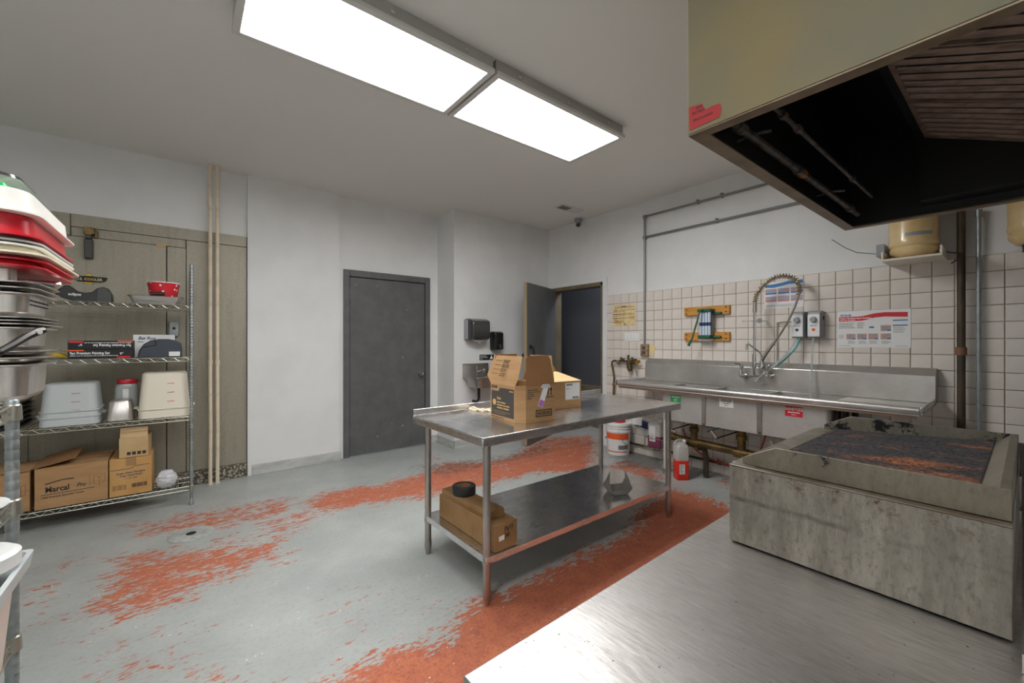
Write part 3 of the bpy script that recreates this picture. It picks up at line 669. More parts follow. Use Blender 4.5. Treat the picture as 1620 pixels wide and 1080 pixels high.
# ---- things on the undershelf
zs = zS + .0015
lb_ = thing('long_carton', 'long narrow cardboard box with handwriting on the undershelf', 'box', (1.337, 2.025, zs))
MB().box(-.076, .076, -.295, .295, 0, .137).build('body', MAT['cardold'], lb_, bevel=.002)
q = MB(); q.text('Party', .04, (-.012, -.2958, .09), (1, 0, .25), (-.15, 0, 1), bold=.0006, sx=.75, shear=.3); q.text('Set', .035, (-.01, -.2958, .06), (1, 0, .2), (-.15, 0, 1), bold=.0006, sx=.75, shear=.3)
q.text('" "', .03, (.05, -.2958, .115), (1, 0, .2), (0, 0, 1)); q.build('handwriting', MAT['ink'], lb_)
q = MB(); q.quad((-.03, -.2956, .065), (1, 0, .1), (0, 0, 1), -.018, .018, -.013, .013); q.build('torn_patch', MAT['white'], lb_)
fb = thing('flat_carton', 'thin flat cardboard box on top of the long narrow box', 'box', (1.325, 2.05, zs + .1385), math.radians(2))
MB().box(-.055, .055, -.24, .24, 0, .042).build('body', MAT['cardold'], fb, bevel=.002)
MB().box(-.0555, -.0551, -.235, .235, .012, .014).build('lid_seam', MAT['ink'], fb)
tr = thing('tape_roll', 'roll of black tape lying on the flat cardboard box', 'tape', (1.325, 2.13, zs + .182))
b = MB(); n = 32; b.loft([circ(.042, 0, n), circ(.068, 0, n), circ(.07, .003, n), circ(.07, .047, n), circ(.068, .05, n), circ(.042, .05, n), circ(.042, 0, n)], False, False); b.build('tape', MAT['tape'], tr)
b = MB(); b.loft([circ(.038, .001, n), circ(.0418, .001, n), circ(.0418, .049, n), circ(.038, .049, n), circ(.038, .001, n)], False, False); b.build('core', MAT['cardold'], tr)
ft = thing('paper_food_tray', 'grey folded paperboard food tray with pointed ends on the undershelf', 'food tray', (2.47, 1.87, zs), math.radians(-22))
def fpl(P, name): 
    P = [Vector(p) for p in P]; nn_ = (P[1] - P[0]).cross(P[2] - P[0]).normalized() * .0012; q = MB(); q.loft([[tuple(p) for p in P], [tuple(p + nn_) for p in P]]); return q.build(name, MAT['traygrey'], ft)
fpl([(-.055, -.05, .001), (.055, -.05, .001), (.055, .05, .001), (-.055, .05, .001)], 'bottom')
fpl([(-.055, -.05, .001), (.055, -.05, .001), (.08, -.065, .04), (-.08, -.065, .04)], 'side_wall'); fpl([(-.055, .05, .001), (.055, .05, .001), (.08, .065, .04), (-.08, .065, .04)], 'side_wall')
for s in (-1, 1): fpl([(s * .055, -.05, .001), (s * .055, .05, .001), (s * .085, .065, .045), (s * .078, .045, .075), (s * .08, .03, .085), (s * .06, 0, .165), (s * .08, -.03, .09), (s * .078, -.045, .07), (s * .085, -.065, .045)], 'end_wall')

# ================================================================ SINK WALL
XA, YA = (0, -1, 0), (0, 0, 1)      # reading directions on the tiled wall
XW = XB - .0145                     # face of the tiles
# ---- three-compartment sink
sk = thing('compartment_sink', 'three-compartment stainless steel sink with drainboards on the tiled wall', 'sink', (3.95, 1.6, 0))
SY0, SY1, SZ, SXF, SXB = .418, 2.785, .905, 3.64, 4.225
bw = [(1.862, 2.285), (1.395, 1.855), (.915, 1.388)]
b = MB(); poly = [(4.285, 1.155), (4.245, 1.155), (4.20, 1.105), (SXB - .03, SZ), (4.285, SZ)]
cz = .03
b.loft([[(x, y, z) for x, z in poly] for y in (SY0, SY1)])
b.build('backsplash', MAT['steelY'], sk, True, bevel=.004)
b = MB(); X0, X1 = SXF + .02, SXB - .032
bx0, bx1 = 3.715, 4.165
b.box(X0, X1, SY0, bw[2][0], SZ - .008, SZ); b.box(X0, X1, bw[0][1], SY1, SZ - .008, SZ)
b.box(X0, bx0, bw[2][0], bw[0][1], SZ - .008, SZ); b.box(bx1, X1, bw[2][0], bw[0][1], SZ - .008, SZ)
b.box(bx0, bx1, bw[0][0] - .012, bw[0][0], SZ - .008, SZ + .002); b.box(bx0, bx1, bw[1][0] - .012, bw[1][0], SZ - .008, SZ + .002)
b.build('deck', MAT['steelY'], sk, True, bevel=.002)
for nm, y in (('end_rim', SY1 - .012), ('end_rim', SY0)):
    b = MB(); b.loft([[(X0 - .03, y, SZ - .02), (X0 - .03, y + .012, SZ - .02), (X0 - .03, y + .012, SZ + .028), (X0 - .03, y, SZ + .028)], [(SXB - .02, y, SZ - .01), (SXB - .02, y + .012, SZ - .01), (SXB - .02, y + .012, SZ + .035), (SXB - .02, y, SZ + .035)]])
    b.build(nm, MAT['steelX'], sk, True, bevel=.003)
b = MB(); n = 12
prof = [(SXF + .022 + .022 * math.cos(a), SZ + .004 + .022 * math.sin(a)) for a in [math.radians(20 + 250 * i / 10) for i in range(11)]] + [(SXF + .012, SZ - .03), (SXF + .03, SZ - .03)]
b.loft([[(x, y, z) for x, z in prof] for y in (SY0 + .02, SY1 - .02)]); b.build('front_rim', MAT['steelY'], sk, True, sharp=50)
b = MB(); b.box(SXF + .018, SXF + .03, SY0 + .03, SY1 - .03, SZ - .05, SZ - .028); b.build('rim_underside', M('rusty_edge', (124, 100, 80), .5, .4), sk, True)
for (y0, y1) in bw:
    b = MB(); x0, x1, z0 = bx0, bx1, .585
    secs = [rr(x1 - x0, y1 - y0, .03, SZ - .004, 3, (x0 + x1) / 2, (y0 + y1) / 2), rr(x1 - x0, y1 - y0, .03, z0, 3, (x0 + x1) / 2, (y0 + y1) / 2)]
    sin = [rr(x1 - x0 - .008, y1 - y0 - .008, .03, z0 + .004, 3, (x0 + x1) / 2, (y0 + y1) / 2), rr(x1 - x0 - .008, y1 - y0 - .008, .03, SZ - .004, 3, (x0 + x1) / 2, (y0 + y1) / 2)]
    b.loft([secs[0], secs[1]], False, True); b.loft(sin, True, False); b.build('bowl', MAT['bowl'], sk, True)
for y in (1.858, 1.3915):
    b = MB(); b.box(bx0 - .004, bx0 + .02, y - .018, y + .018, .60, SZ - .01); b.build('bowl_seam', MAT['steel'], sk, True, bevel=.004)
b = MB()
for (y0, y1) in bw: pass
MB().box(bx0 + .05, bx1 + .02, .905, .9145, .6, SZ - .01).build('side_gusset', MAT['dark_steel'], sk, True)
for (x, y) in ((3.87, 2.33), (4.2, 2.33), (3.84, .87), (4.2, .87)):
    b = MB(); b.cyl((x, y, .05), (x, y, SZ - .01), .021, 14); lg = b.build('leg', MAT['ash'] if y > 2 else MAT['dark_steel'], sk, True)
    b = MB(); b.lathe([(.03, 0), (.03, .006), (.018, .012), (.018, .05)], c=(x, y, .0005), n=14); b.build('foot', MAT['steel'], lg, True)
xs_ = bx0 - .0012
def sticker(name, m, y0, y1, z0, z1, lines, ink):
    b = MB(); b.quad((xs_, 0, 0), XA, YA, -y1, -y0, z0, z1); s_ = b.build(name, m, sk, True)
    q = MB()
    for k_, (tx, sz, dz) in enumerate(lines): (q.bars if k_ else q.text)(tx, sz, (xs_ - .0007, (y0 + y1) / 2, z1 - dz), XA, YA, 'CENTER', bold=.0006, sx=.95)
    q.build('lettering', ink, s_, True)
sticker('sink_sticker', MAT['green'], 2.075, 2.185, .765, .835, (('WASH', .034, .03), ('LAVAR', .014, .048), ('STEP 1', .01, .062)), MAT['white'])
sticker('sink_sticker', MAT['white'], 1.595, 1.715, .775, .85, (('RINSE', .036, .032), ('ENJUAGAR', .012, .047), ('STEP 2', .011, .064)), MAT['ink'])
sticker('sink_sticker', MAT['red'], 1.085, 1.205, .765, .845, (('SANITIZE', .031, .032), ('DESINFECTAR', .015, .052), ('STEP 3', .011, .068)), MAT['white'])
# drains, levers and the bronze waste manifold hang under the sink
yd = [2.07, 1.625, 1.15]
for y in yd:
    b = MB(); b.lathe([(.05, 0), (.05, -.03), (.036, -.04), (.036, -.08), (.045, -.085), (.045, -.12), (.034, -.125), (.034, -.24)], c=(3.95, y, .584), n=18); dn = b.build('drain_body', MAT['bronze'], sk, True)
    b = MB(); p0 = Vector((3.92, y + .03, .53)); p1 = Vector((3.72, y + .12, .485)); b.cyl(p0, p1, .006, 8); b.build('lever_rod', MAT['dark_steel'], dn, True)
    b = MB(); b.cyl(p1, p1 + Vector((0, -.06, -.012) if y > 1.9 else (0, .045, .06)), .011, 10); b.build('lever_grip', MAT['chrome'], dn, True)
b = MB(); b.tube([(3.95, 2.34, .375), (3.95, 2.2, .36), (3.95, 1.625, .345), (3.95, 1.1, .33)], .038, 16); b.build('waste_manifold', MAT['bronze'], sk, True)
for y in yd:
    b = MB(); b.cyl((3.95, y - .06, .348 - (2.07 - y) * .02), (3.95, y + .06, .348 - (2.07 - y) * .02), .046, 16); b.build('pipe_tee', MAT['bronze'], sk, True)
b = MB(); b.tube([(3.98, 2.05, .3), (4.02, 2.0, .29), (4.05, 2.0, .2), (4.05, 2.0, .01)], .026, 12); b.build('trap_pipe', MAT['iron'], sk, True)
# ---- faucet with pre-rinse hose
fc_ = thing('prerinse_faucet', 'chrome pre-rinse faucet with spring hose over the sink', 'faucet', (4.17, 1.6, .97))
FX = 4.11
def W_(px, py, x=FX): return atx(px, py, x)
b = MB(); pL, pR = W_(1172, 594), W_(1215, 595); pM = W_(1193, 594)
b.tube([W_(1172, 583), pL, W_(1178, 594.5), pM, W_(1210, 595), pR, W_(1213, 585)], .013, 10); b.build('valve_body', MAT['chrome'], fc_, True)
for p in (pL, pR):
    b = MB(); b.cyl(p, (4.194, p.y, p.z), .017, 12); b.cyl((4.183, p.y, p.z), (4.194, p.y, p.z), .028, 14); b.build('inlet', MAT['chrome'], fc_, True)
for (px, py) in ((1173, 583), (1213, 586)):
    b = MB(); p = W_(px, py); b.cyl(p, p + Vector((0, 0, .035)), .016, 10); b.cyl(p + Vector((0, .0, .045)), p + Vector((-.03, .05 if px < 1190 else -.05, .05)), .006, 8); b.cyl(p + Vector((0, 0, .03)), p + Vector((0, 0, .05)), .01, 8); b.build('tap_handle', MAT['chrome'], fc_, True)
b = MB(); b.tube([pM, W_(1193.5, 560), W_(1194, 490)], .0105, 10); b.cyl(W_(1193, 560), W_(1193, 582), .017, 10); b.build('riser', MAT['chrome'], fc_, True)
b = MB(); b.cyl(W_(1194, 494), W_(1194.5, 478), .017, 12); b.build('riser_collar', MAT['steel'], fc_, True)
b = MB(); p = W_(1202, 507); b.cyl(W_(1174, 508), p, .0045, 8); b.cyl(p + Vector((-.008, 0, 0)), p + Vector((.008, 0, 0)), .022, 14); b.cyl(p, Vector((XW, p.y, p.z)), .007, 8); b.build('wall_bracket', MAT['chrome'], fc_, True)
arc_px = [(1194.5, 478), (1197, 466), (1203, 456), (1213, 446), (1224, 439), (1236, 436), (1248, 436.5), (1258, 441), (1264.5, 449), (1266, 458), (1264, 466)]
arc = [W_(*p) for p in arc_px]
def resample(P, n):
    L = [0]
    for a, c in zip(P, P[1:]): L.append(L[-1] + (c - a).length)
    out = []
    for i in range(n):
        d = L[-1] * i / (n - 1); k = 0
        while k < len(P) - 2 and L[k + 1] < d: k += 1
        u = (d - L[k]) / max(L[k + 1] - L[k], 1e-9); out.append(P[k].lerp(P[k + 1], u))
    return out
hp = resample(arc, 26) + resample([W_(*p) for p in ((1264, 466), (1258, 484), (1248, 506), (1236, 526), (1226, 540))], 10)[1:]
b = MB(); b.tube(hp, .0085, 8); b.build('hose', MAT['hose'], fc_, True)
N = 480; ctr = resample(arc, N); sp = []
for i, p in enumerate(ctr):
    d = (ctr[min(i + 1, N - 1)] - ctr[max(i - 1, 0)]).normalized(); e1 = Vector((1, 0, 0)); e2 = d.cross(e1).normalized(); a = 2 * PI * i / N * 28
    sp.append(p + (e1 * math.cos(a) + e2 * math.sin(a)) * .0195)
b = MB(); b.tube(sp, .0042, 5); b.build('coil_spring', MAT['spring'], fc_, True)
b = MB(); b.tube([W_(1226, 540), W_(1214, 556), W_(1205, 570)], [.011, .014, .016], 10); b.build('spray_grip', MAT['steel'], fc_, True)
b = MB(); b.tube([W_(1205, 570), W_(1206, 578), W_(1204, 582)], [.016, .022, .026], 12); b.build('spray_head', MAT['chrome'], fc_, True)
b = MB(); b.tube([W_(1206, 556 + 3), W_(1213, 560), W_(1216, 550), W_(1227, 545)], .005, 6); b.build('spray_trigger', MAT['chrome'], fc_, True)
b = MB(); b.tube([W_(1193, 574), W_(1210, 574), W_(1205, 565), W_(1203, 558), W_(1194, 551, FX - .05), W_(1184, 544, FX - .1), W_(1181.5, 545, FX - .1), W_(1181, 553, FX - .1)], .0085, 8); b.build('swing_spout', MAT['chrome'], fc_, True)

# ---- conduit run with its junction box
cn = thing('conduit', 'grey electrical conduit running down the wall to a rusty box', 'conduit', (XB, 2.85, 1.2))
cx = XB - .025
b = MB(); pA = atx(1022, 545, cx); pB = atx(1022, 346, cx); pC = atx(1212, 288, cx); pc2 = Vector((cx, -.3, pC.z + (pC.z - atx(1030, 340, cx).z) * .0))
zt = atx(1030, 340, cx).z; zl = atx(1030, 373, cx).z
b.tube([(cx, 2.845, 1.30), (cx, 2.845, zt - .04)], .012, 10); b.tube([(cx, 2.845, zt - .04), (cx, 2.835, zt - .012), (cx, 2.81, zt), (cx, -.5, zt)], .012, 10); b.tube([(cx, 2.845, zl), (cx, -.5, zl)], .012, 10)
b.build('tubing', MAT['conduit'], cn, True)
for z in (zt, zl):
    b = MB(); b.cyl((cx, 2.862, z), (cx, 2.815, z), .017, 10); b.cyl((cx, 2.845, z - .03), (cx, 2.845, z + .016), .017, 10); b.build('elbow', MAT['conduit'], cn, True)
for y, z in ((2.2, zt), (2.0, zl), (1.95, zt), (1.2, zl)):
    b = MB(); b.box(XB - .042, XB - .001, y - .01, y + .01, z - .015, z + .028); b.build('strap', MAT['conduit'], cn, True)
b = MB(); b.box(XB - .06, XB - .016, 2.785, 2.885, 1.175, 1.32); bx3 = b.build('junction_box', M('rusty_box', (150, 136, 116), .6, .3, c2=(104, 74, 52), ns=18, lo=.5, hi=.68), cn, True, bevel=.012)
for z in (1.275, 1.22):
    b = MB(); b.box(XB - .063, XB - .06, 2.815, 2.855, z - .018, z + .018); b.build('socket', M('rusty_socket', (96, 60, 44), .6), bx3, True)
b = MB(); b.prism([(2.83, 1.16), (2.74, 1.20), (2.70, 1.28), (2.77, 1.33), (2.80, 1.25)], lambda u, v_, t_: (XB - .0155 - t_, u, v_), 0, .003); b.build('old_sealant', M('yellow_sealant', (222, 200, 142), .6), cn, True)
# ---- switch plate, notices
sw = thing('switch_plate', 'white four-gang light switch plate on the tiles', 'switch', (XW, 3.025, 1.352))
MB().box(-.007, 0, -.11, .11, 0, .108).build('plate', MAT['whitep'], sw, bevel=.003)
for k in range(4): MB().box(-.013, -.0072, -.088 + k * .05, -.062 + k * .05, .03, .08).build('rocker', MAT['paper'], sw, bevel=.002)
no = thing('aged_notice', 'yellowed paper notice stuck to the tiles beside the doorway', 'notice', (XW, 3.148, 1.54))
b = MB(); b.quad((0, .168, 0), XA, YA, 0, .335, 0, .265, .0008); b.build('sheet', MAT['yellowpaper'], no)
q = MB()
for z, x0, x1 in ((.232, .02, .3), (.198, .005, .325), (.148, .005, .325), (.098, .005, .325), (.054, .005, .15)): q.quad((-.001, .168, 0), XA, YA, x0, x1, z, z + .005)
q.bars('NOTICE', .024, (-.001, .0, .238), XA, YA, 'CENTER', bold=.0006); q.quad((-.001, .168, 0), XA, YA, .17, .195, .018, .034)
for k in range(6): q.bars('employees must wash', .014, (-.001, .155, .178 - k * .026), XA, YA, sx=1.2)
q.build('printed_lines', M('brown_ink', (120, 88, 50), .7), no)
def poster(name, label, y0, y1, z0, z1):
    t_ = thing(name, label, 'poster', (XW, (y0 + y1) / 2, z0)); b = MB(); b.quad((0, (y1 - y0) / 2, 0), XA, YA, 0, y1 - y0, 0, z1 - z0, .0008); b.build('sheet', MAT['paper'], t_); return t_, (y1 - y0), (z1 - z0)
p2, pw, ph = poster('sanitizer_poster', 'white poster with a red wave banner above the sink', .558, 1.005, 1.302, 1.6)
def PF(u, v_, t_, W2): return (-.001 - t_, W2 / 2 - u, v_)
wave = [(.012, .212), (.16, .216), (.20, .226), (.235, .238), (.30, .243), (.43, .235), (.43, .272), (.30, .277), (.24, .272), (.20, .262), (.16, .252), (.012, .250)]
q = MB(); q.prism(wave, lambda u, v_, t_: PF(u, v_, t_, pw), 0, .0004); rb = q.build('banner', MAT['red'], p2)
q = MB(); q.text('Oasis 146 Multi-Quat Sanitizer', .0165, (-.0016, pw / 2 - .018, .232), XA, (0, .03, 1), bold=.0004, sx=.98); q.bars('Third sink sanitizing', .009, (-.0016, pw / 2 - .018, .22), XA, YA); q.build('lettering', MAT['white'], rb)
q = MB(); q.text('ECOLAB', .017, (-.001, pw / 2 - .022, .257), XA, YA, bold=.0012, sx=1.1); q.quad((-.001, pw / 2, 0), XA, YA, .345, .43, .207, .216); q.quad((-.001, pw / 2, 0), XA, YA, .345, .43, .168, .177); q.quad((-.001, pw / 2, 0), XA, YA, .01, .09, .012, .0145); q.quad((-.001, pw / 2, 0), XA, YA, .36, .43, .012, .0145); q.quad((-.001, pw / 2, 0), XA, YA, .205, .235, .155, .168)
q.build('blue_print', MAT['bluep'], p2)['kind'] = 'stuff'
q = MB()
for k in range(7):
    for (u0, u1) in ((.01, .12), (.13, .185)): q.quad((-.001, pw / 2, 0), XA, YA, u0, u1 - random.uniform(0, .03), .198 - k * .007, .2005 - k * .007)
for u in (.07, .14, .205, .28):
    for k in range(4): q.quad((-.001, pw / 2, 0), XA, YA, u, u + .055 - random.uniform(0, .02), .052 - k * .007, .0542 - k * .007)
for k in range(7): q.quad((-.001, pw / 2, 0), XA, YA, .348, .425 - random.uniform(0, .03), .158 - k * .007, .16 - k * .007)
for k in range(5): q.quad((-.001, pw / 2, 0), XA, YA, .01, .05 - random.uniform(0, .01), .1 - k * .007, .102 - k * .007)
q.build('small_print', MAT['inkg'], p2)
for (u, v_) in ((.06, .065), (.13, .065), (.2, .065), (.275, .065), (.275, .13)):
    q = MB(); q.quad((-.001, pw / 2, 0), XA, YA, u, u + .06, v_, v_ + .045); pc = q.build('picture', M('photo_print', (150, 150, 156), .6, c2=(204, 150, 130), ns=40, nd=1), p2)
    q = MB(); q.quad((-.0016, pw / 2, 0), XA, YA, u + .038, u + .06, v_, v_ + .01); q.build('picture_tab', MAT['bluep'], pc)
p1, pw, ph = poster('dishwashing_poster', 'white poster with a blue wave banner behind the spring hose', 1.245, 1.558, 1.658, 1.9)
q = MB(); q.prism([(.005, .195), (.08, .19), (.14, .2), (.2, .212), (.308, .212), (.308, .243), (.2, .243), (.13, .23), (.07, .222), (.005, .222)], lambda u, v_, t_: PF(u, v_, t_, pw), 0, .0004); q.build('banner', MAT['bluep'], p1)
q = MB()
for k in range(4): q.quad((-.001, pw / 2, 0), XA, YA, .01, .29 - random.uniform(0, .08), .03 - k * .006, .032 - k * .006)
q.build('small_print', MAT['inkg'], p1)
for i in range(3):
    for j in range(2):
        u, v_ = .008 + i * .103, .06 + j * .07; q = MB(); q.quad((-.001, pw / 2, 0), XA, YA, u, u + .093, v_, v_ + .05); pc = q.build('picture', M('photo_print', (150, 168, 190), .6, c2=(210, 150, 140), ns=30, nd=1), p1)
        q = MB(); q.quad((-.0016, pw / 2, 0), XA, YA, u + .002, u + .091, v_, v_ + .012); q.build('picture_tab', MAT['bluep'] if j else MAT['pink'], pc)

# ---- wall boards with the green measuring pump
for z, lab in ((1.626, 'upper of two varnished wooden boards holding the green pump'), (1.356, 'lower of two varnished wooden boards holding the green pump')):
    t_ = thing('mounting_board', lab, 'board', (XW, 2.103, z), group='wooden boards on the tiles')
    MB().box(-.032, 0, -.237, .237, 0, .09).build('plank', MAT['wood'], t_, bevel=.002)
    for (y, q_) in ((.21, .065), (-.205, .07), (-.205, .025), (.21, .02)):
        b = MB(); b.cyl((-.034, y, q_), (-.0321, y, q_), .008, 8); b.build('screw', MAT['dark_steel'], t_)
pu = thing('chemical_pump', 'green hand pump dispenser with clear cylinders on wooden boards', 'dispenser', (XW - .034, 2.08, 1.38))
b = MB(); b.box(-.1, 0, -.075, .065, .27, .305); b.box(-.03, 0, -.15, .07, .245, .27); b.build('pump_head', MAT['greenp'], pu, bevel=.008)
b = MB(); b.box(-.1, 0, -.065, .06, .0, .035); b.box(-.03, 0, -.14, .07, .005, .03); b.build('pump_base', MAT['greenp'], pu, bevel=.008)
for y in (.04, .01, -.02, -.05):
    b = MB(); b.cyl((-.07, y, .035), (-.07, y, .27), .0135, 12); b.build('measuring_tube', M('pale_blue_tube', (206, 216, 232), .3), pu)
    b = MB(); b.cyl((-.07, y, .13), (-.07, y, .165), .0138, 12); b.build('scale_print', MAT['inkblue'], pu)
b = MB(); b.box(-.03, -.004, -.06, .055, .036, .268); b.build('tube_backing', MAT['greyp'], pu)
b = MB(); b.tube([(-.11, 0, .3), (-.13, .02, .27), (-.14, .05, .15), (-.15, .09, .0), (-.155, .115, -.05), (-.155, .125, -.075)], [.008, .008, .009, .009, .012, .016], 8); b.build('pump_lever', MAT['greenp'], pu)
b = MB(); b.tube([(-.04, .085, .24), (-.04, .085, .1), (-.05, .08, .02)], .004, 6); b.build('overflow_tube', MAT['clear'], pu)
b = MB(); b.box(-.06, 0, -.06, .07, -.022, -.001); b.build('drip_tray', MAT['whitep'], pu, bevel=.003)
# ---- twin dosing units and their tubes
for i, (y, lab, dot) in enumerate(((1.262, 'white dosing unit with a blue dot over the sink', 'inkblue'), (1.142, 'white dosing unit with an orange dot over the sink', 'orange'))):
    du = thing('dosing_unit', lab, 'dispenser', (XW, y, 1.38), group='dosing units above the sink')
    b = MB(); secs = []
    for x, s, z0, z1 in ((0, 0, 0, .23), (-.07, .001, 0, .232), (-.095, .008, .004, .222), (-.105, .018, .014, .2)): secs.append([(x, -.053 + s, z0), (x, .053 - s, z0), (x, .053 - s, z1), (x, -.053 + s, z1)])
    b.loft(secs); b.build('case', MAT['greyp'], du, bevel=.008)
    b = MB(); b.box(-.112, -.1, -.043, .043, .012, .2); b.build('front_panel', MAT['whitep'], du, bevel=.003)
    b = MB(); b.cyl((-.112, 0, .155), (-.142, 0, .155), .026, 18, r2=.02); b.build('dial', MAT['greyp'], du)
    b = MB(); b.lathe([(0, 0), (.013, 0), (.013, .0006)], n=18, M=Matrix.Translation((-.1125, 0, .07)) @ Matrix.Rotation(-PI / 2, 4, 'Y')); b.build('dot', MAT[dot], du)
    b = MB(); b.text('ECOLAB', .012, (-.1128, 0, .1), XA, YA, 'CENTER', bold=.0004); b.build('lettering', MAT['bluep'], du)
    if i == 1:
        b = MB(); b.cyl((-.05, -.0535, .17), (-.05, -.056, .17), .017, 14); b.build('lock', MAT['blackmatte'], du)
def hose(name, label, pts, r, m, cat='tube', g=None):
    b = MB(); P = resample([Vector(p) for p in pts], 18); 
    for _ in range(3): P = [P[0]] + [(P[i - 1] + P[i] * 2 + P[i + 1]) / 4 for i in range(1, len(P) - 1)] + [P[-1]]
    b.tube(P, r, 7); return tag(b.build(name, MAT[m]), label, cat, g)
hose('supply_tube', 'teal plastic tube from the dosing unit down to the backsplash', [(4.2, 1.25, 1.379), (4.19, 1.27, 1.30), (4.18, 1.33, 1.22), (4.165, 1.40, 1.145), (4.16, 1.41, 1.13)], .008, 'teal')
hose('drain_tube', 'clear tube sloping from the dosing unit to the faucet', [(4.2, 1.275, 1.379), (4.17, 1.31, 1.27), (4.14, 1.40, 1.16), (4.1, 1.53, 1.03), (4.1, 1.57, .985)], .009, 'clear')
hose('fill_tube', 'pair of clear tubes hanging from the orange-dot unit into the sink', [(4.2, 1.15, 1.379), (4.16, 1.15, 1.2), (4.14, 1.148, 1.05), (4.09, 1.14, .92), (4.05, 1.13, .8)], .007, 'clear')
b = MB(); b.tube([(4.27, 1.448, 1.52), (4.27, 1.448, 1.16)], .005, 6); b.tube([(4.27, 1.448, 1.52), (4.25, 1.40, 1.525), (4.24, 1.32, 1.525)], .005, 6)
tag(b.build('feed_line', MAT['hose']), 'thin metal water line feeding the dosing units', 'pipe')
# ---- brass mixing valve
va = thing('mixing_valve', 'tarnished brass valve assembly on the tiles beside the sink', 'valve', (4.23, 3.08, .7))
VX = 4.225
b = MB(); b.tube([(VX, 3.27, .45), (VX, 3.25, .9), (VX, 3.27, 1.0), (VX, 3.285, 1.06), (VX, 3.28, 1.095), (VX, 3.25, 1.11), (VX, 3.1, 1.11), (VX, 2.93, 1.12)], .012, 8); b.build('pipe', MAT['brass'], va, True)
b = MB(); b.tube([(VX, 3.03, 1.12), (VX, 3.02, 1.03), (VX, 3.01, .99)], [.03, .034, .022], 10); b.cyl((VX, 3.03, 1.09), (VX, 2.93, 1.12), .026, 10); b.build('valve_body', MAT['brass'], va, True)
b = MB(); b.cyl((VX, 3.2, 1.11), (VX, 3.17, 1.08), .02, 8); b.build('check_valve', MAT['brass'], va, True)
for y, z in ((3.145, 1.155), (3.11, 1.14), (3.04, 1.185), (2.985, 1.16)):
    b = MB(); b.cyl((VX, y, 1.11), (VX, y, z), .012, 8); b.cyl((VX, y, z - .015), (VX, y, z), .017, 8); b.build('valve_stem', MAT['brass'], va, True)
b = MB(); b.cyl((VX - .02, 2.92, 1.10), (VX - .02, 2.87, 1.115), .02, 10); b.build('hose_nozzle', MAT['gold'], va, True)
b = MB(); b.tube([(VX - .02, 2.92, 1.10), (VX - .02, 2.925, 1.03), (VX - .02, 2.9, .94)], .007, 7); b.build('drop_tube', MAT['hose'], va, True)
b = MB(); b.lathe([(.016, -.02), (.02, -.01), (.02, .01), (.016, .02)], c=(VX, 3.255, .81), n=12); b.build('coupling', MAT['copper'], va, True)

# ---- iron riser and galvanised pipe
ip = thing('iron_pipe', 'dark iron riser pipe on the tiles right of the sink', 'pipe', (4.22, .297, 0))
b = MB(); b.cyl((0, 0, .002), (0, 0, 3.015), .0215, 16); b.build('pipe', MAT['iron'], ip)
b = MB(); b.cyl((0, 0, 1.255), (0, 0, 1.31), .028, 16); b.build('coupling', M('rusty_coupling', (122, 84, 60), .6), ip)
gp = thing('galvanised_pipe', 'pale galvanised conduit pipe right of the dark iron riser', 'pipe', (4.25, .218, 0))
b = MB(); b.cyl((0, 0, .002), (0, 0, 2.24), .0125, 14); b.build('pipe', MAT['galv'], gp)
b = MB(); b.cyl((0, 0, 2.2), (0, 0, 2.25), .018, 14); b.build('connector', MAT['galv'], gp)
# ---- cream pressure tanks
def tank(y, label, bracket=True):
    t_ = thing('suppression_tank', label, 'tank', (4.13, y, 1.93), group='cream tanks on the sink wall')
    b = MB(); b.lathe([(.075, .02), (.10, .03), (.125, .06), (.13, .085), (.124, .098), (.133, .108), (.137, .125), (.133, .145), (.133, .62), (.12, .67), (.08, .7), (0, .71)], n=36); b.build('tank_body', MAT['tank'], t_)
    b = MB(); A_ = [math.radians(168 + 8 * k) for k in range(9)]
    b.loft([[(r_ * math.cos(a), r_ * math.sin(a), z_) for a in A_] + [((r_ + .001) * math.cos(a), (r_ + .001) * math.sin(a), z_) for a in reversed(A_)] for r_, z_ in ((.1336, .165), (.1336, .19))]); b.build('label_plate', MAT['greyp'], t_)
    if bracket:
        b = MB(); b.box(-.155, .15, -.16, .15, 0, .016); b.build('tray', MAT['creamp'], t_, bevel=.003)
        for yy in (-.16, .138): MB().box(-.155, .15, yy, yy + .012, .0161, .07).build('tray_lip', MAT['creamp'], t_, bevel=.002)
        b = MB(); b.box(-.03, .15, .152, .2, .06, .15); b.build('side_bracket', MAT['greyp'], t_, bevel=.003)
        b = MB(); b.tube([(-.05, .2, .08), (-.1, .3, .1), (-.15, .36, .14), (-.25, .42, .2)], .003, 5); b.build('cable', MAT['hose'], t_)
        b = MB(); b.tube([(0, -.165, .04), (.02, -.2, .03), (.05, -.24, .02), (.08, -.2, -.02), (.1, -.18, -.03)], .004, 5); b.build('wire_loop', MAT['iron'], t_)
    else:
        b = MB(); b.box(-.06, .15, -.07, .07, 0, .019); b.build('bracket', MAT['iron'], t_)
    return t_
tank(.525, 'cream enamel tank on a bracket left of the iron riser')
tank(-.04, 'cream enamel tank at the right edge of the tiled wall', False)

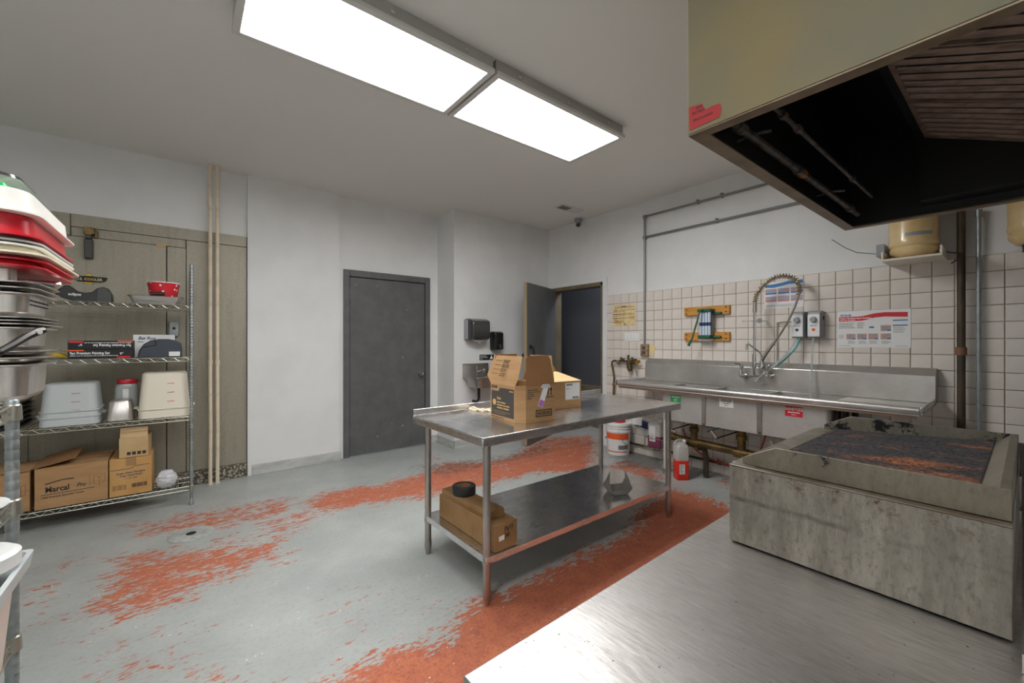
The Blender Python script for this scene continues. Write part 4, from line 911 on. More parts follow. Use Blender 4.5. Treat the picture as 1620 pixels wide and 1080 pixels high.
# ================================================================ FLOOR BY THE SINK
bk = thing('bucket', 'white plastic pail with orange label under the sink end', 'bucket', (4.11, 3.1, .001))
b = MB(); b.lathe([(.125, 0), (.13, .004), (.143, .27), (.149, .272), (.149, .29), (.144, .292), (.145, .315), (.151, .317), (.151, .335), (.146, .337), (.147, .36)], n=36); b.build('pail', MAT['whitep'], bk)
b = MB(); b.lathe([(.155, .345), (.157, .35), (.157, .375), (.15, .38), (0, .38)], n=36); b.build('lid', MAT['whitep'], bk)
b = MB(); b.lathe([(.08, .381), (.085, .385), (.085, .41), (0, .412)], n=28); b.build('cap', MAT['redp'], bk)
def band(z0, z1, m, name, k0, k1):
    b = MB(); r0, r1 = .125 + (z0 / .27) * .018 + .0045, .125 + (z1 / .27) * .018 + .0045; n_ = 48; P = []
    for k in range(k0, k1 + 1):
        a = 2 * PI * k / n_; P.append((a, r0, r1))
    for (a, p, q_), (c, _, _2) in zip(P, P[1:]): b.poly([(p * math.cos(a), p * math.sin(a), z0), (p * math.cos(c), p * math.sin(c), z0), (q_ * math.cos(c), q_ * math.sin(c), z1), (q_ * math.cos(a), q_ * math.sin(a), z1)])
    b.build(name, MAT[m], bk)
band(.195, .262, 'orange', 'label_band', 20, 36); band(.075, .125, 'inkg', 'label_print', 29, 36); band(.04, .052, 'orange', 'label_band', 20, 36)
b = MB(); b.tube([(.15 * math.cos(a), .15 * math.sin(a), .3 - .17 * math.sin(math.radians(i * 18))) for i, a in [(i, math.radians(215 + i * 9)) for i in range(11)]], .003, 6); b.build('bail_handle', MAT['wire'], bk)
def jug(name, label, x, y, z, rz, hw, hd, h, lvl, liq, lab):
    t_ = thing(name, label, 'jug', (x, y, z), rz)
    b = MB(); b.loft([rr(hw - .01, hd - .01, .015, 0, 3), rr(hw, hd, .02, .008, 3), rr(hw, hd, .02, h * lvl, 3)], True, True); b.build('liquid', MAT[liq], t_)
    b = MB(); b.loft([rr(hw, hd, .02, h * lvl + .0003, 3), rr(hw, hd, .02, h * .83, 3), rr(hw * .9, hd * .9, .03, h * .87, 3), rr(hw * .45, hd * .5, .03, h * .93, 3), rr(hw * .4, hd * .45, .02, h * .95, 3)], False, True); b.build('upper_body', MAT['jugclear'], t_)
    b = MB(); n_ = 14; b.tube([(-hw * .12 + .05 * math.cos(a) * .9, 0, h * .9 + .035 * math.sin(a)) for a in [math.radians(k * 360 / n_) for k in range(n_ + 1)]], .011, 8); b.build('handle', MAT['jugclear'], t_)
    b = MB(); b.cyl((hw * .22, 0, h * .9), (hw * .3, 0, h * 1.0), .019, 14); b.build('cap', MAT['whitep'], t_)
    b = MB(); b.box(-hw * .32, hw * .12, -hd / 2 - .0012, -hd / 2 - .0003, lab[0], lab[1]); lb2 = b.build('label', MAT['paper'], t_)
    q = MB()
    for k in range(6): q.box(-hw * .26, hw * .06 - random.uniform(0, .02), -hd / 2 - .0017, -hd / 2 - .0013, lab[0] + .012 + k * .014, lab[0] + .016 + k * .014)
    q.build('printed_lines', MAT['inkblue'], lb2)
jug('chemical_jug', 'clear jug of red-orange liquid standing on the floor by the sink', 3.83, 2.14, .001, math.radians(-38), .122, .115, .385, .49, 'jugred', (.06, .155))
jr = thing('jug_holder', 'wire holder on the tiles carrying the purple jug', 'holder', (XW, 2.61, .16))
b = MB()
for z in (.0, .11): b.tube([(0, .11, z), (-.2, .11, z), (-.2, -.11, z), (0, -.11, z)], .004, 6)
for y in (-.08, -.03, .03, .08): b.tube([(-.001, y, 0), (-.2, y, 0)], .004, 6)
for y in (-.11, .11): b.tube([(-.002, y, 0), (-.002, y, .2)], .004, 6); b.tube([(-.2, y, 0), (-.2, y, .11)], .004, 6)
b.build('wire_frame', MAT['wire'], jr)
jug('chemical_jug', 'purple sanitizer jug hanging in a wire holder under the sink', 4.17, 2.61, .1655, -PI / 2, .165, .15, .31, .42, 'jugpurple', (.07, .24))
bt = thing('test_kit_holder', 'navy plastic holder with white card mounted low on the tiles', 'holder', (XW, 2.87, .3))
b = MB(); b.loft([[(0, -.1, .02), (0, .1, .05), (-.05, .1, .05), (-.05, -.1, .02)], [(0, -.11, .09), (0, .11, .13), (-.07, .11, .13), (-.07, -.11, .09)]]); b.build('holder', MAT['navy'], bt)
b = MB(); b.box(-.078, -.0705, -.03, .1, .06, .15); b.build('card', MAT['paper'], bt)
b = MB(); b.tube([(-.06, .02, .05), (-.065, -.03, .01), (-.06, -.08, -.04)], .006, 6); b.build('tube', MAT['teal'], bt)
gp2 = thing('floor_pipe', 'dark water pipe running along the tiles just above the floor', 'pipe', (4.25, 2.0, .1))
b = MB(); b.cyl((4.25, 3.4, .118), (4.25, .1, .118), .012, 8); b.build('pipe', MAT['iron'], gp2, True)
for y in (2.7, 2.66, 1.97):
    b = MB(); b.cyl((4.25, y, .118), (4.25, y - .03, .118), .02, 8); b.cyl((4.24, y, .118), (4.24, y, .158), .009, 8); b.build('fitting', MAT['brass'], gp2, True)
hose('red_tube', 'thin red plastic tube sagging under the sink', [(4.15, 2.3, .42), (4.15, 2.22, .25), (4.15, 2.05, .17), (4.15, 1.85, .14), (4.15, 1.66, .17), (4.15, 1.55, .3), (4.15, 1.5, .5)], .007, 'redtube')
hose('teal_tube', 'thin teal tube crossing behind the sink drains', [(4.18, 2.05, .43), (4.18, 1.9, .5), (4.18, 1.75, .575)], .007, 'teal')
cv = thing('floor_cleanout', 'round painted cleanout cover set in the floor', 'drain cover', (.04, 3.66, .0005))
b = MB(); b.lathe([(.13, 0), (.13, .003), (.122, .006), (0, .006)], n=36); b.build('cover', M('painted_cover', (176, 178, 174), .6, c2=(150, 150, 144), ns=20), cv)
b = MB(); b.cyl((.0, 0, .0062), (0, 0, .0075), .03, 14); b.build('pick_hole', MAT['blackmatte'], cv)

# ================================================================ COOK LINE
# ---- exhaust hood
HX0, HX1, HY0, HY1, HZ = 1.30, 3.153, -.60, .702, 2.03
hd_ = thing('exhaust_hood', 'large olive painted exhaust hood with blackened inside and baffle filters', 'range hood', ((HX0 + HX1) / 2, (HY0 + HY1) / 2, HZ))
T = .018
MB().box(HX0, HX0 + T, HY0, HY1, HZ, ZC - .002).build('end_panel', MAT['hood'], hd_, True, bevel=.002)
MB().box(HX1 - T, HX1, HY0, HY1, HZ, ZC - .002).build('end_panel', MAT['hood'], hd_, True, bevel=.002)
MB().box(HX0 + T, HX1 - T, HY1 - T, HY1, HZ, ZC - .002).build('front_panel', MAT['hood'], hd_, True, bevel=.002)
MB().box(HX0 + T, HX1 - T, HY0, HY0 + T, HZ, ZC - .002).build('back_panel', MAT['grease'], hd_, True)
MB().box(HX0 + T, HX1 - T, HY0 + T, HY1 - T, 2.62, 2.64).build('inner_roof', MAT['grease'], hd_, True)
b = MB(); e = .0015
for a in ((HX0 + T, HX0 + T + e, HY0 + T, HY1 - T), (HX1 - T - e, HX1 - T, HY0 + T, HY1 - T), (HX0 + T + e, HX1 - T - e, HY1 - T - e, HY1 - T)): b.box(*a, HZ + .012, 2.62)
b.build('inner_lining', MAT['grease'], hd_, True)
b = MB(); g = .052
for a in ((HX0 + .001, HX1 - .001, HY1 - g, HY1 - .001), (HX0 + .001, HX0 + g - .008, HY0, HY1 - g), (HX1 - g, HX1 - .001, HY0, HY1 - g)): b.box(*a, HZ - .006, HZ - .0005)
b.build('bottom_rim', MAT['hoodrim'], hd_, True, bevel=.001)
# filter bank: rises towards the front
FY0, FZ0, FY1, FZ1 = -.40, 2.07, .335, 2.40
fd = Vector((0, FY1 - FY0, FZ1 - FZ0)); L_ = fd.length; fd.normalize(); fn = Vector((0, -fd.z, fd.y))    # fn points up
def FM(x): m = Matrix(((1, 0, 0, x), (0, fd.y, fn.y, FY0), (0, fd.z, fn.z, FZ0), (0, 0, 0, 1))); return m
for k in range(3):
    x0 = 1.475 + k * .505; fl_ = None
    b = MB(); m = FM(x0)
    b.box(0, .49, 0, .02, -.004, .045, m); b.box(0, .49, L_ - .02, L_, -.004, .045, m); b.box(0, .008, .02, L_ - .02, -.004, .045, m); b.box(.482, .49, .02, L_ - .02, -.004, .045, m)
    fl_ = b.build('grease_filter', MAT['baffle'] if k != 9 else None, hd_, True)
    b = MB(); b.box(.009, .481, .021, L_ - .021, .04, .044, m); b.build('filter_back', MAT['grease'], fl_, True)
    for j in range(7):
        u = .012 + j * .0672; b = MB(); n_ = 6; wv_ = .044 + random.uniform(-.003, .003)
        prof = [(u, .002), (u + .004, -.003), (u + .014, -.007), (u + wv_ - .014, -.007), (u + wv_ - .004, -.003), (u + wv_, .002), (u + wv_ - .008, .0), (u + .008, .0)]
        b.loft([[tuple(m @ Vector((p, y, q_ + random.uniform(-.0008, .0008)))) for p, q_ in prof] for y in (.021, L_ * .35, L_ * .7, L_ - .021)]); b.build('baffle', MAT['baffle'], fl_, True)
b = MB(); m = FM(0); b.box(HX0 + T + .002, 3.0, -.03, -.002, -.01, .05, m); b.box(HX0 + T + .002, 3.0, L_ + .002, L_ + .03, -.01, .05, m); b.build('filter_rail', MAT['grease'], hd_, True)
b = MB(); b.poly([(HX0 + T + .002, FY1 + .02, FZ1 + .03), (HX1 - T - .002, FY1 + .02, FZ1 + .03), (HX1 - T - .002, HY1 - T - .002, 2.615), (HX0 + T + .002, HY1 - T - .002, 2.615)]); b.build('baffle_plate', MAT['grease'], hd_, True)
b = MB(); b.box(2.99, HX1 - T - .003, HY0 + T + .002, FY1 + .02, 2.08, 2.615); b.build('filter_blank', MAT['grease'], hd_, True)
b = MB(); yy, zz = .62, 2.085
b.tube([(1.40, .60, 2.2), (1.40, .615, 2.12), (1.42, yy, zz), (1.5, yy, zz), (3.05, yy, zz)], .014, 8); b.build('suppression_pipe', MAT['sootpipe'], hd_, True)
for x in (1.47, 2.05, 2.08, 2.85):
    b = MB(); b.cyl((x, yy, zz), (x + .05, yy, zz), .02, 8); b.build('pipe_fitting', MAT['sootpipe'] if x != 2.08 else MAT['copper'], hd_, True)
for x in (1.62, 2.55):
    b = MB(); b.tube([(x, HY1 - T - .002, zz + .012), (x, yy, zz + .018), (x + .01, yy - .05, zz + .012)], .006, 6); b.build('pipe_clip', MAT['sootpipe'], hd_, True)
b = MB(); b.tube([(1.5, .53, 2.13), (2.9, .53, 2.13)], .008, 8); b.build('nozzle_pipe', MAT['sootpipe'], hd_, True)
for x in (1.6, 1.75, 2.5): b = MB(); b.cyl((x, .53, 2.13), (x + .03, .53, 2.13), .014, 8); b.build('pipe_fitting', MAT['sootpipe'], hd_, True)
sx_ = HX0 - .0008
P = [atx(px, py, sx_) for px, py in ((1090, 170.5), (1110.5, 163.5), (1113, 170), (1118, 173), (1126, 168), (1139, 163.5), (1140.5, 168), (1140.5, 178), (1137, 186), (1090.5, 207))]
b = MB(); b.loft([[(sx_, p.y, p.z) for p in P], [(sx_ - .0006, p.y, p.z) for p in P]]); st_ = b.build('warning_sticker', M('red_sticker', (152, 8, 14), .5, c2=(150, 50, 44), ns=40, lo=.6, hi=.75), hd_, True, label='torn red warning sticker')
q = MB(); p = atx(1093, 181, sx_); q.text('FIRE', .011, (sx_ - .001, p.y - .018, p.z + .008), XA, YA, bold=.0004); q.text('FILTERS', .012, (sx_ - .001, p.y - .004, p.z - .006), XA, YA, bold=.0004); q.text('FIRE HAZARDS', .0095, (sx_ - .001, p.y - .008, p.z - .028), XA, YA, bold=.0004); q.build('lettering', M('dark_red_ink', (92, 20, 18), .6), st_, True)

# ---- low equipment stand
CZ = .66
es = thing('equipment_stand', 'low stainless equipment stand with scuffed top under the charbroiler', 'counter', (.45, .73, 0), math.radians(1.3))
b = MB(); b.box(0, 2.2, -1.2, 0, CZ - .03, CZ); b.build('top', MAT['counter'], es, bevel=.004)
b = MB(); b.box(.03, 2.17, -1.17, -.06, .16, CZ - .031); b.build('body', MAT['steel'], es)
for x in (.06, .765, 1.47):
    for z in (.18, .40):
        b = MB(); b.box(x, x + .66, -.0595, -.035, z, z + .2); dw = b.build('drawer', MAT['steelX'], es, bevel=.004)
        b = MB(); b.tube([(x + .2, -.035, z + .16), (x + .2, -.005, z + .16), (x + .46, -.005, z + .16), (x + .46, -.035, z + .16)], .007, 8); b.build('handle', MAT['chrome'], dw)
for x in (.12, 2.08):
    for y in (-.14, -1.08):
        b = MB(); b.cyl((x - .015, y, .062), (x + .015, y, .062), .06, 18); cs_ = b.build('caster', MAT['blackmatte'], es)
        b = MB(); b.box(x - .03, x + .03, y - .03, y + .03, .125, .1595); b.box(x - .022, x - .017, y - .02, y + .02, .05, .125); b.box(x + .017, x + .022, y - .02, y + .02, .05, .125); b.build('fork', MAT['galv'], cs_)
# ---- charbroiler
GX0, GX1, GY0, GY1 = 1.478, 2.45, .024, .648
gr = thing('charbroiler', 'stained countertop charbroiler with charred grates and side splash guards', 'grill', ((GX0 + GX1) / 2, (GY0 + GY1) / 2, CZ))
GZ = .924; gb = CZ + .006
b = MB()
b.box(GX0, GX0 + .004, GY0, GY1, gb, GZ); b.box(GX1 - .004, GX1, GY0, GY1, gb, GZ); b.box(GX0 + .004, GX1 - .004, GY0, GY0 + .004, gb, GZ); b.box(GX0 + .004, GX1 - .004, GY1 - .004, GY1, gb, GZ - .03); b.box(GX0 + .004, GX1 - .004, GY0 + .004, GY1 - .004, gb, gb + .004)
b.build('body', MAT['grillskin'], gr, True, bevel=.002)
b = MB()
for a in ((GX0 - .003, GX0 + .03, GY0, GY1), (GX1 - .03, GX1 + .003, GY0, GY1)): b.box(*a, GZ + .0004, GZ + .004)
b.box(GX0 + .03, GX1 - .03, GY1 - .07, GY1 + .006, GZ + .0004, GZ + .004); b.build('top_rim', MAT['grillrim'], gr, True, bevel=.001)
def guard(x0, x1, m, name):
    poly = [(GY1 - .03, GZ + .005), (GY1 - .03, GZ + .027), (.517, 1.003), (GY0 + .002, 1.005), (GY0 + .002, GZ + .005)]
    b = MB(); b.prism(poly, lambda u, v_, t_: (t_, u, v_), x0, x1); b.build(name, m, gr, True, bevel=.0015)
guard(GX0 + .03, GX0 + .034, MAT['grillguard'], 'side_guard'); guard(GX1 - .034, GX1 - .03, MAT['grillguardfar'], 'side_guard')
b = MB(); b.box(GX0 + .034, GX1 - .034, GY0 + .002, GY0 + .022, GZ + .005, 1.005); b.build('rear_guard', MAT['grillguard'], gr, True, bevel=.002)
b = MB(); P = [(GY0 + .022, 1.0), (GY0 + .058, .965), (GY0 + .058, .955), (GY0 + .022, .955)]; b.prism(P, lambda u, v_, t_: (t_, u, v_), GX0 + .036, GX1 - .036); b.build('rear_ledge', MAT['grillguard'], gr, True)
b = MB(); b.box(GX0 + .005, GX1 - .005, GY0 + .005, GY1 - .006, gb + .05, gb + .06); b.build('burner_tray', MAT['blackmatte'], gr, True)
ng = 6; gw = (GX1 - GX0 - .072) / ng
for k in range(ng):
    x0 = GX0 + .036 + k * gw; b = MB()
    y0g, y1g, z0g, z1g = GY0 + .06, GY1 - .075, .972, .938      # tilts down towards the front
    nb = 9
    for j in range(nb):
        x = x0 + .004 + j * (gw - .008) / nb; b.loft([[(x, y, z - .022), (x + gw / nb * .62, y, z - .022), (x + gw / nb * .5, y, z), (x + gw / nb * .12, y, z)] for y, z in ((y0g, z0g), (y1g, z1g))])
    for u in (0, .33, .66, 1):
        y = y0g + (y1g - y0g) * u; z = z0g + (z1g - z0g) * u; b.box(x0 + .003, x0 + gw - .003, y - .006, y + .006, z - .02, z - .006)
    b.build('grate', MAT['grate'], gr, True)
b = MB(); b.box(GX0 + .036, GX1 - .036, GY1 - .074, GY1 - .066, .90, .93); b.build('grease_lip', MAT['dark_steel'], gr, True)
for x in (1.7, 1.96, 2.22):
    b = MB(); b.cyl((x, GY1, .77), (x, GY1 + .03, .77), .028, 16); b.build('control_knob', MAT['blackmatte'], gr, True)
for x in (GX0 + .05, GX1 - .05):
    for y in (GY0 + .05, GY1 - .05): b = MB(); b.cyl((x, y, CZ + .0008), (x, y, gb), .02, 10); b.build('foot', MAT['blackmatte'], gr, True)
# ---- range past the charbroiler
rg = thing('gas_range', 'dark gas range past the far end of the charbroiler', 'stove', (3.12, .03, 0))
b = MB(); b.box(-.36, .36, -.5, .5, .1, .78); b.build('body', MAT['steel'], rg, bevel=.004)
b = MB(); b.box(-.36, .36, -.5, -.03, .812, .945); b.build('riser', MAT['dark_steel'], rg, bevel=.004)
for k in range(3): MB().box(-.365, .36, -.06 - k * .1, -.045 - k * .1, .946, .956).build('riser_rib', MAT['chrome'], rg)
b = MB(); b.box(-.36, .36, -.5, .5, .7805, .81); b.build('cooktop', MAT['blackmatte'], rg, bevel=.003)
for i in range(2):
    for j in range(2):
        b = MB(); cx_, cy_ = -.18 + i * .36, .16 + j * .19
        for a in range(6): aa = a * PI / 3; b.cyl((cx_ + .03 * math.cos(aa), cy_ + .03 * math.sin(aa), .824), (cx_ + .085 * math.cos(aa), cy_ + .085 * math.sin(aa), .824), .007, 6)
        b.tube([(cx_ + .085 * math.cos(a * PI / 8), cy_ + .085 * math.sin(a * PI / 8), .821) for a in range(17)], .009, 6); b.build('burner_grate', MAT['dark_steel'], rg)
b = MB(); b.box(-.3, .3, .501, .52, .3, .75); od = b.build('oven_door', MAT['steel'], rg, bevel=.004)
b = MB(); b.tube([(-.25, .52, .7), (-.25, .56, .7), (.25, .56, .7), (.25, .52, .7)], .01, 8); b.build('handle', MAT['chrome'], od)
for x in (-.3, .3):
    for y in (-.42, .42): b = MB(); b.cyl((x, y, .001), (x, y, .0995), .022, 12); b.build('leg', MAT['steel'], rg)
# ---- flat steel bar leaning behind the charbroiler
lb3 = MB(); P0, P1 = Vector((2.30, .012, .95)), Vector((1.36, .004, CZ + .002))
lb3.loft([[tuple(p + Vector((0, dy, dz))) for dy, dz in ((0, 0), (.006, 0), (.006, .04), (0, .04))] for p in (P1, P0)])
tag(lb3.build('steel_bar', MAT['steel']), 'flat steel strip leaning behind the charbroiler', 'metal strip')

# ================================================================ WIRE RACKS
def rod(b, p0, p1, r=.0028): b.cyl(p0, p1, r, 5, cap=False)
def wire_shelf(b, wd, dp):
    """deck of a wire shelf, top face at z=0, corner to corner at (0,0)-(wd,dp)"""
    for (a, c) in (((0, 0), (wd, 0)), ((wd, 0), (wd, dp)), ((wd, dp), (0, dp)), ((0, dp), (0, 0))):
        a, c = Vector((*a, 0)), Vector((*c, 0)); n_ = max(3, int((c - a).length / .075))
        rod(b, a - Vector((0, 0, .004)), c - Vector((0, 0, .004)), .0034); rod(b, a - Vector((0, 0, .034)), c - Vector((0, 0, .034)), .0034)
        for i in range(n_):
            p, q_ = a.lerp(c, i / n_), a.lerp(c, (i + 1) / n_); m_ = (p + q_) / 2
            rod(b, p - Vector((0, 0, .034)), m_ - Vector((0, 0, .004)), .0026); rod(b, m_ - Vector((0, 0, .004)), q_ - Vector((0, 0, .034)), .0026)
    for i in range(1, int(wd / .027)): rod(b, (i * .027, 0, -.0026), (i * .027, dp, -.0026), .0024)
    for v_ in (.33, .66): rod(b, (0, dp * v_, -.008), (wd, dp * v_, -.008), .003)
def rack(name, label, loc, wd, dp, zs_, ht):
    t_ = thing(name, label, 'rack', loc)
    for (x, y) in ((0, 0), (wd, 0), (wd, dp), (0, dp)):
        b = MB(); P = [(.0125, .02)]; z = .06
        prof = [(.009, 0), (.016, .002), (.016, .02), (.0127, .024)]
        while z < ht - .03: prof += [(.0127, z), (.0117, z + .002), (.0117, z + .004), (.0127, z + .006)]; z += .0254
        prof += [(.0127, ht - .004), (.009, ht)]
        b.lathe(prof, c=(x, y, .0005), n=10); b.build('post', MAT['galv'], t_, sharp=50)
    for z in zs_:
        b = MB(); wire_shelf(b, wd, dp); b.v = [(p[0], p[1], p[2] + z) for p in b.v]; sh = b.build('wire_shelf', MAT['wire'], t_)
        for (x, y) in ((0, 0), (wd, 0), (wd, dp), (0, dp)):
            b = MB(); b.lathe([(.0155, -.038), (.018, -.036), (.0165, .0), (.014, .003)], c=(x, y, z), n=12); b.build('corner_collar', MAT['wire'], sh)
    return t_
RX0, RY0, RWD, RDP = -1.17, 4.324, 1.22, .457
RZ = (.16, .736, 1.222, 1.648)
rack('wire_rack', 'four-tier chrome wire rack standing in front of the walk-in cooler', (RX0, RY0, 0), RWD, RDP, RZ, 1.99)
z1, z2, z3, z4 = [z + .0012 for z in RZ]
def carton(label, x0, x1, y0, y1, z, h_, m='card', rz=0, name='carton', g=None):
    t_ = thing(name, label, 'box', ((x0 + x1) / 2, (y0 + y1) / 2, z), rz, g); w_, d_ = (x1 - x0) / 2, (y1 - y0) / 2
    MB().box(-w_, w_, -d_, d_, 0, h_).build('body', MAT[m], t_, bevel=.002); return t_, w_, d_
# ---- bottom tier
c1, w_, d_ = carton('brown towel carton at the left end of the bottom tier', -1.14, -.845, 4.37, 4.72, z1, .28)
b = MB(); P = [(-w_, d_ * .1, .2815), (w_, d_ * .1, .2815), (w_, -d_ - .012, .284), (-w_, -d_ - .012, .284)]; b.loft([P, [(x, y, z + .004) for x, y, z in P]]); b.build('top_flap', MAT['card'], c1)
q = MB(); q.text('Pro', .05, (-.03, -d_ - .0006, .1), (1, 0, 0), (0, 0, 1), bold=.0006, shear=.3)
for k in range(3): q.quad((.085 + k * .02, -d_ - .0004, .1 + k * .008), (1, 0, 0), (0, 0, 1), 0, .002, 0, .07)
q.quad((.08, -d_ - .0004, .1), (1, 0, .4), (0, 0, 1), 0, .05, 0, .002); q.quad((.08, -d_ - .0004, .17), (1, 0, .4), (0, 0, 1), 0, .05, 0, .002); q.build('printed_marks', MAT['ink'], c1)
c2, w_, d_ = carton('brown carton with bold logo and half-open flaps on the bottom tier', -.82, -.45, 4.345, 4.74, z1, .29)
b = MB(); P = [(-w_, d_, .2915), (w_, d_, .2915), (w_, -.01, .294), (-w_, -.01, .294)]; b.loft([P, [(x, y, z + .004) for x, y, z in P]]); b.build('top_flap', MAT['card'], c2)
b = MB(); P = [(-w_, -d_, .2915), (-w_ + .17, -d_, .2915), (-w_ + .19, d_, .345), (-w_, d_, .345)]
P = [(-w_ - .01, -d_, .292), (-w_ + .20, -d_ + .02, .335), (-w_ + .20, d_ - .02, .355), (-w_ - .01, d_, .30)]; b.loft([P, [(x, y, z + .004) for x, y, z in P]]); b.build('top_flap', MAT['cardd'], c2)
fy = -d_ - .0005
q = MB(); q.text('Marcal', .056, (-.135, fy, .115), (1, 0, .02), (0, 0, 1), bold=.0016, sx=.8); q.text('Pro', .042, (.02, fy, .125), (1, 0, .02), (0, 0, 1), bold=.0008, shear=.35, sx=.75)
q.quad((-.155, fy, .098), (1, 0, .02), (0, 0, 1), 0, .27, 0, .004); q.text('100% Premium Recycled Towels', .017, (-.155, fy, .075), (1, 0, .02), (0, 0, 1), bold=.0004, sx=.95)
q.prism([(-.14, .178), (-.05, .198), (.01, .198), (.005, .190), (-.05, .191), (-.13, .172)], lambda u, v_, t_: (u, fy - t_, v_), 0, .0004)
for (u0, v0, u1, v1) in ((.09, .125, .09, .195), (.11, .13, .14, .115), (.14, .115, .17, .14), (.17, .14, .17, .2), (.11, .19, .14, .175), (.14, .175, .17, .2), (.11, .13, .11, .19), (.14, .115, .14, .175)):
    dv = Vector((u1 - u0, 0, v1 - v0)); q.quad((u0, fy, v0), dv, Vector((-dv.z, 0, dv.x)), 0, dv.length, 0, .0016)
q.build('printed_marks', MAT['ink'], c2)
c3, w_, d_ = carton('tan soap carton with blue lettering and clear tape on the bottom tier', -.443, -.20, 4.352, 4.72, z1, .285, 'cardt')
b = MB(); b.box(-.03, .03, -d_ - .0008, -d_ - .0002, .225, .285); b.box(-.03, .03, -d_, d_, .2853, .286); b.build('packing_tape', MAT['cardold'], c3)
q = MB(); fy = -d_ - .0005
q.quad((-.115, fy, .2), (1, 0, .02), (0, 0, 1), 0, .12, 0, .004); q.quad((.005, fy, .202), (.7, 0, .7), (-.7, 0, .7), 0, .024, 0, .004); q.quad((.022, fy, .218), (1, 0, .02), (0, 0, 1), 0, .09, 0, .004)
q.text('Green Wave Terrapinn', .0175, (0, fy, .168), (1, 0, .03), (0, 0, 1), 'CENTER', bold=.0006); q.text('Foam Hand Wash', .0175, (0, fy, .147), (1, 0, .03), (0, 0, 1), 'CENTER', bold=.0006); q.bars('4 x 1.2 Liter', .011, (0, fy, .127), (1, 0, .03), (0, 0, 1), 'CENTER')
q.build('lettering', MAT['inkblue'], c3)
q = MB(); x = .005
while x < .095: ww = random.choice((.002, .004, .006)); q.quad((0, fy, 0), (1, 0, 0), (0, 0, 1), x, x + ww, .055, .085); x += ww + random.choice((.002, .003))
for k in range(4): q.bars('10241 Foaming Soap', .0085, (-.105, fy, .078 - k * .01), (1, 0, 0), (0, 0, 1))
q.build('barcode', MAT['ink'], c3)
c4, w_, d_ = carton('small pale carton standing on the tan soap carton', -.385, -.215, 4.36, 4.58, z1 + .288, .15, 'cardl', math.radians(-3))
b = MB(); P = [(-w_ + .004, -d_ + .01, .151), (w_ - .004, -d_ + .01, .151), (w_ - .004, -d_ + .03, .225), (-w_ + .004, -d_ + .03, .225)]; b.loft([P, [(x, y + .003, z) for x, y, z in P]]); b.build('raised_flap', MAT['cardl'], c4)
q = MB()
for k in range(4): q.quad((-.04 + k * .03, -d_ - .0005, .018), (1, 0, 0), (0, 0, 1), 0, .022, 0, .024); 
q.build('handling_symbols', MAT['ink'], c4)
b = MB(); rnd = random.Random(3); secs = []
for k in range(13):
    u = k / 12; r_ = math.sin(PI * (.14 + .78 * u)) ** .6
    secs.append([((.072 * r_ * math.cos(a) * (1 + .22 * (rnd.random() - .5))), (.056 * r_ * math.sin(a) * (1 + .22 * (rnd.random() - .5))), max(.13 * u + rnd.uniform(-.006, .006) * (0 < k < 12), 0)) for a in [2 * PI * i / 20 for i in range(20)]])
b.loft(secs); b.v = [(p[0] - .112, p[1] + 4.42, p[2] + z1 + .001) for p in b.v]; tag(b.build('plastic_bundle', MAT['bag'], sharp=25), 'crumpled clear plastic bundle at the right end of the bottom tier', 'plastic bag')
# ---- third tier from the top: tubs, pans and jars
def tub(name, label, x, y, z, wd, dp, h_, m, two=False):
    t_ = thing(name, label, 'food tub', (x, y, z)); k = .86
    b = MB(); b.loft([rr(wd, dp, .05, 0, 5), rr(wd * .985, dp * .985, .05, h_ * .2, 5), rr(wd * k, dp * k, .05, h_ * .97, 5), rr(wd * k - .03, dp * k - .03, .04, h_, 5)], True, True); b.build('body', MAT[m], t_, sharp=40)
    def rim(z_, s): 
        b = MB(); b.loft([rr(s * wd, s * dp, .05, z_, 5), rr(s * wd + .014, s * dp + .014, .055, z_ + .002, 5), rr(s * wd + .014, s * dp + .014, .055, z_ + .010, 5), rr(s * wd, s * dp, .05, z_ + .012, 5)], False, False); b.build('rim', MAT[m], t_)
    rim(h_ * .18, .99)
    if two: rim(h_ * .32, .97); 
    for s in (-1, 1): b = MB(); b.loft([rr(.03, .10, .012, h_ * .2, 3, s * (wd / 2 + .014)), rr(.03, .10, .012, h_ * .2 + .014, 3, s * (wd / 2 + .014))]); b.build('handle', MAT[m], t_, bevel=.003)
    q = MB(); yy = lambda z_: -dp / 2 * (1 - .14 * z_ / h_) - .004
    q.quad((wd * .18, yy(h_ * .9) + .002, h_ * .4), (1, 0, 0), (0, .07, 1), 0, .003, 0, h_ * .45)
    for k_ in range(3): q.quad((wd * .18 - .045, yy(h_ * (.35 + .2 * k_)), h_ * (.35 + .2 * k_)), (1, 0, 0), (0, .07, 1), 0, .045, 0, .005)
    q.build('volume_scale', MAT['pink'], t_); return t_
tub('storage_tub', 'upside-down translucent grey storage tub with red volume marks', -.655, 4.52, z2, .31, .33, .305, 'tub', True)
tub('storage_tub', 'upside-down cream storage tub at the right end of its shelf', -.12, 4.50, z2, .33, .29, .36, 'creamp')
def jar(label, x, y, z, r, h_, lid, m='clear'):
    t_ = thing('jar', label, 'jar', (x, y, z)); b = MB(); b.loft([rr(2 * r, 2 * r, .025, 0, 4), rr(2 * r, 2 * r, .03, h_ * .78, 4), rr(1.75 * r, 1.75 * r, .035, h_ * .88, 4)]); b.build('body', MAT[m], t_)
    b = MB(); b.lathe([(r * .86, h_ * .885), (r * .9, h_ * .89), (r * .9, h_ * .97), (r * .85, h_), (0, h_)], n=28); b.build('lid', MAT[lid], t_); return t_
j = jar('clear plastic jar with a red lid behind the inverted steel pan', -.365, 4.62, z2, .07, .305, 'redp')
MB().box(-.02, .015, -.0712, -.0703, .1, .23).build('label', MAT['whitep'], j)
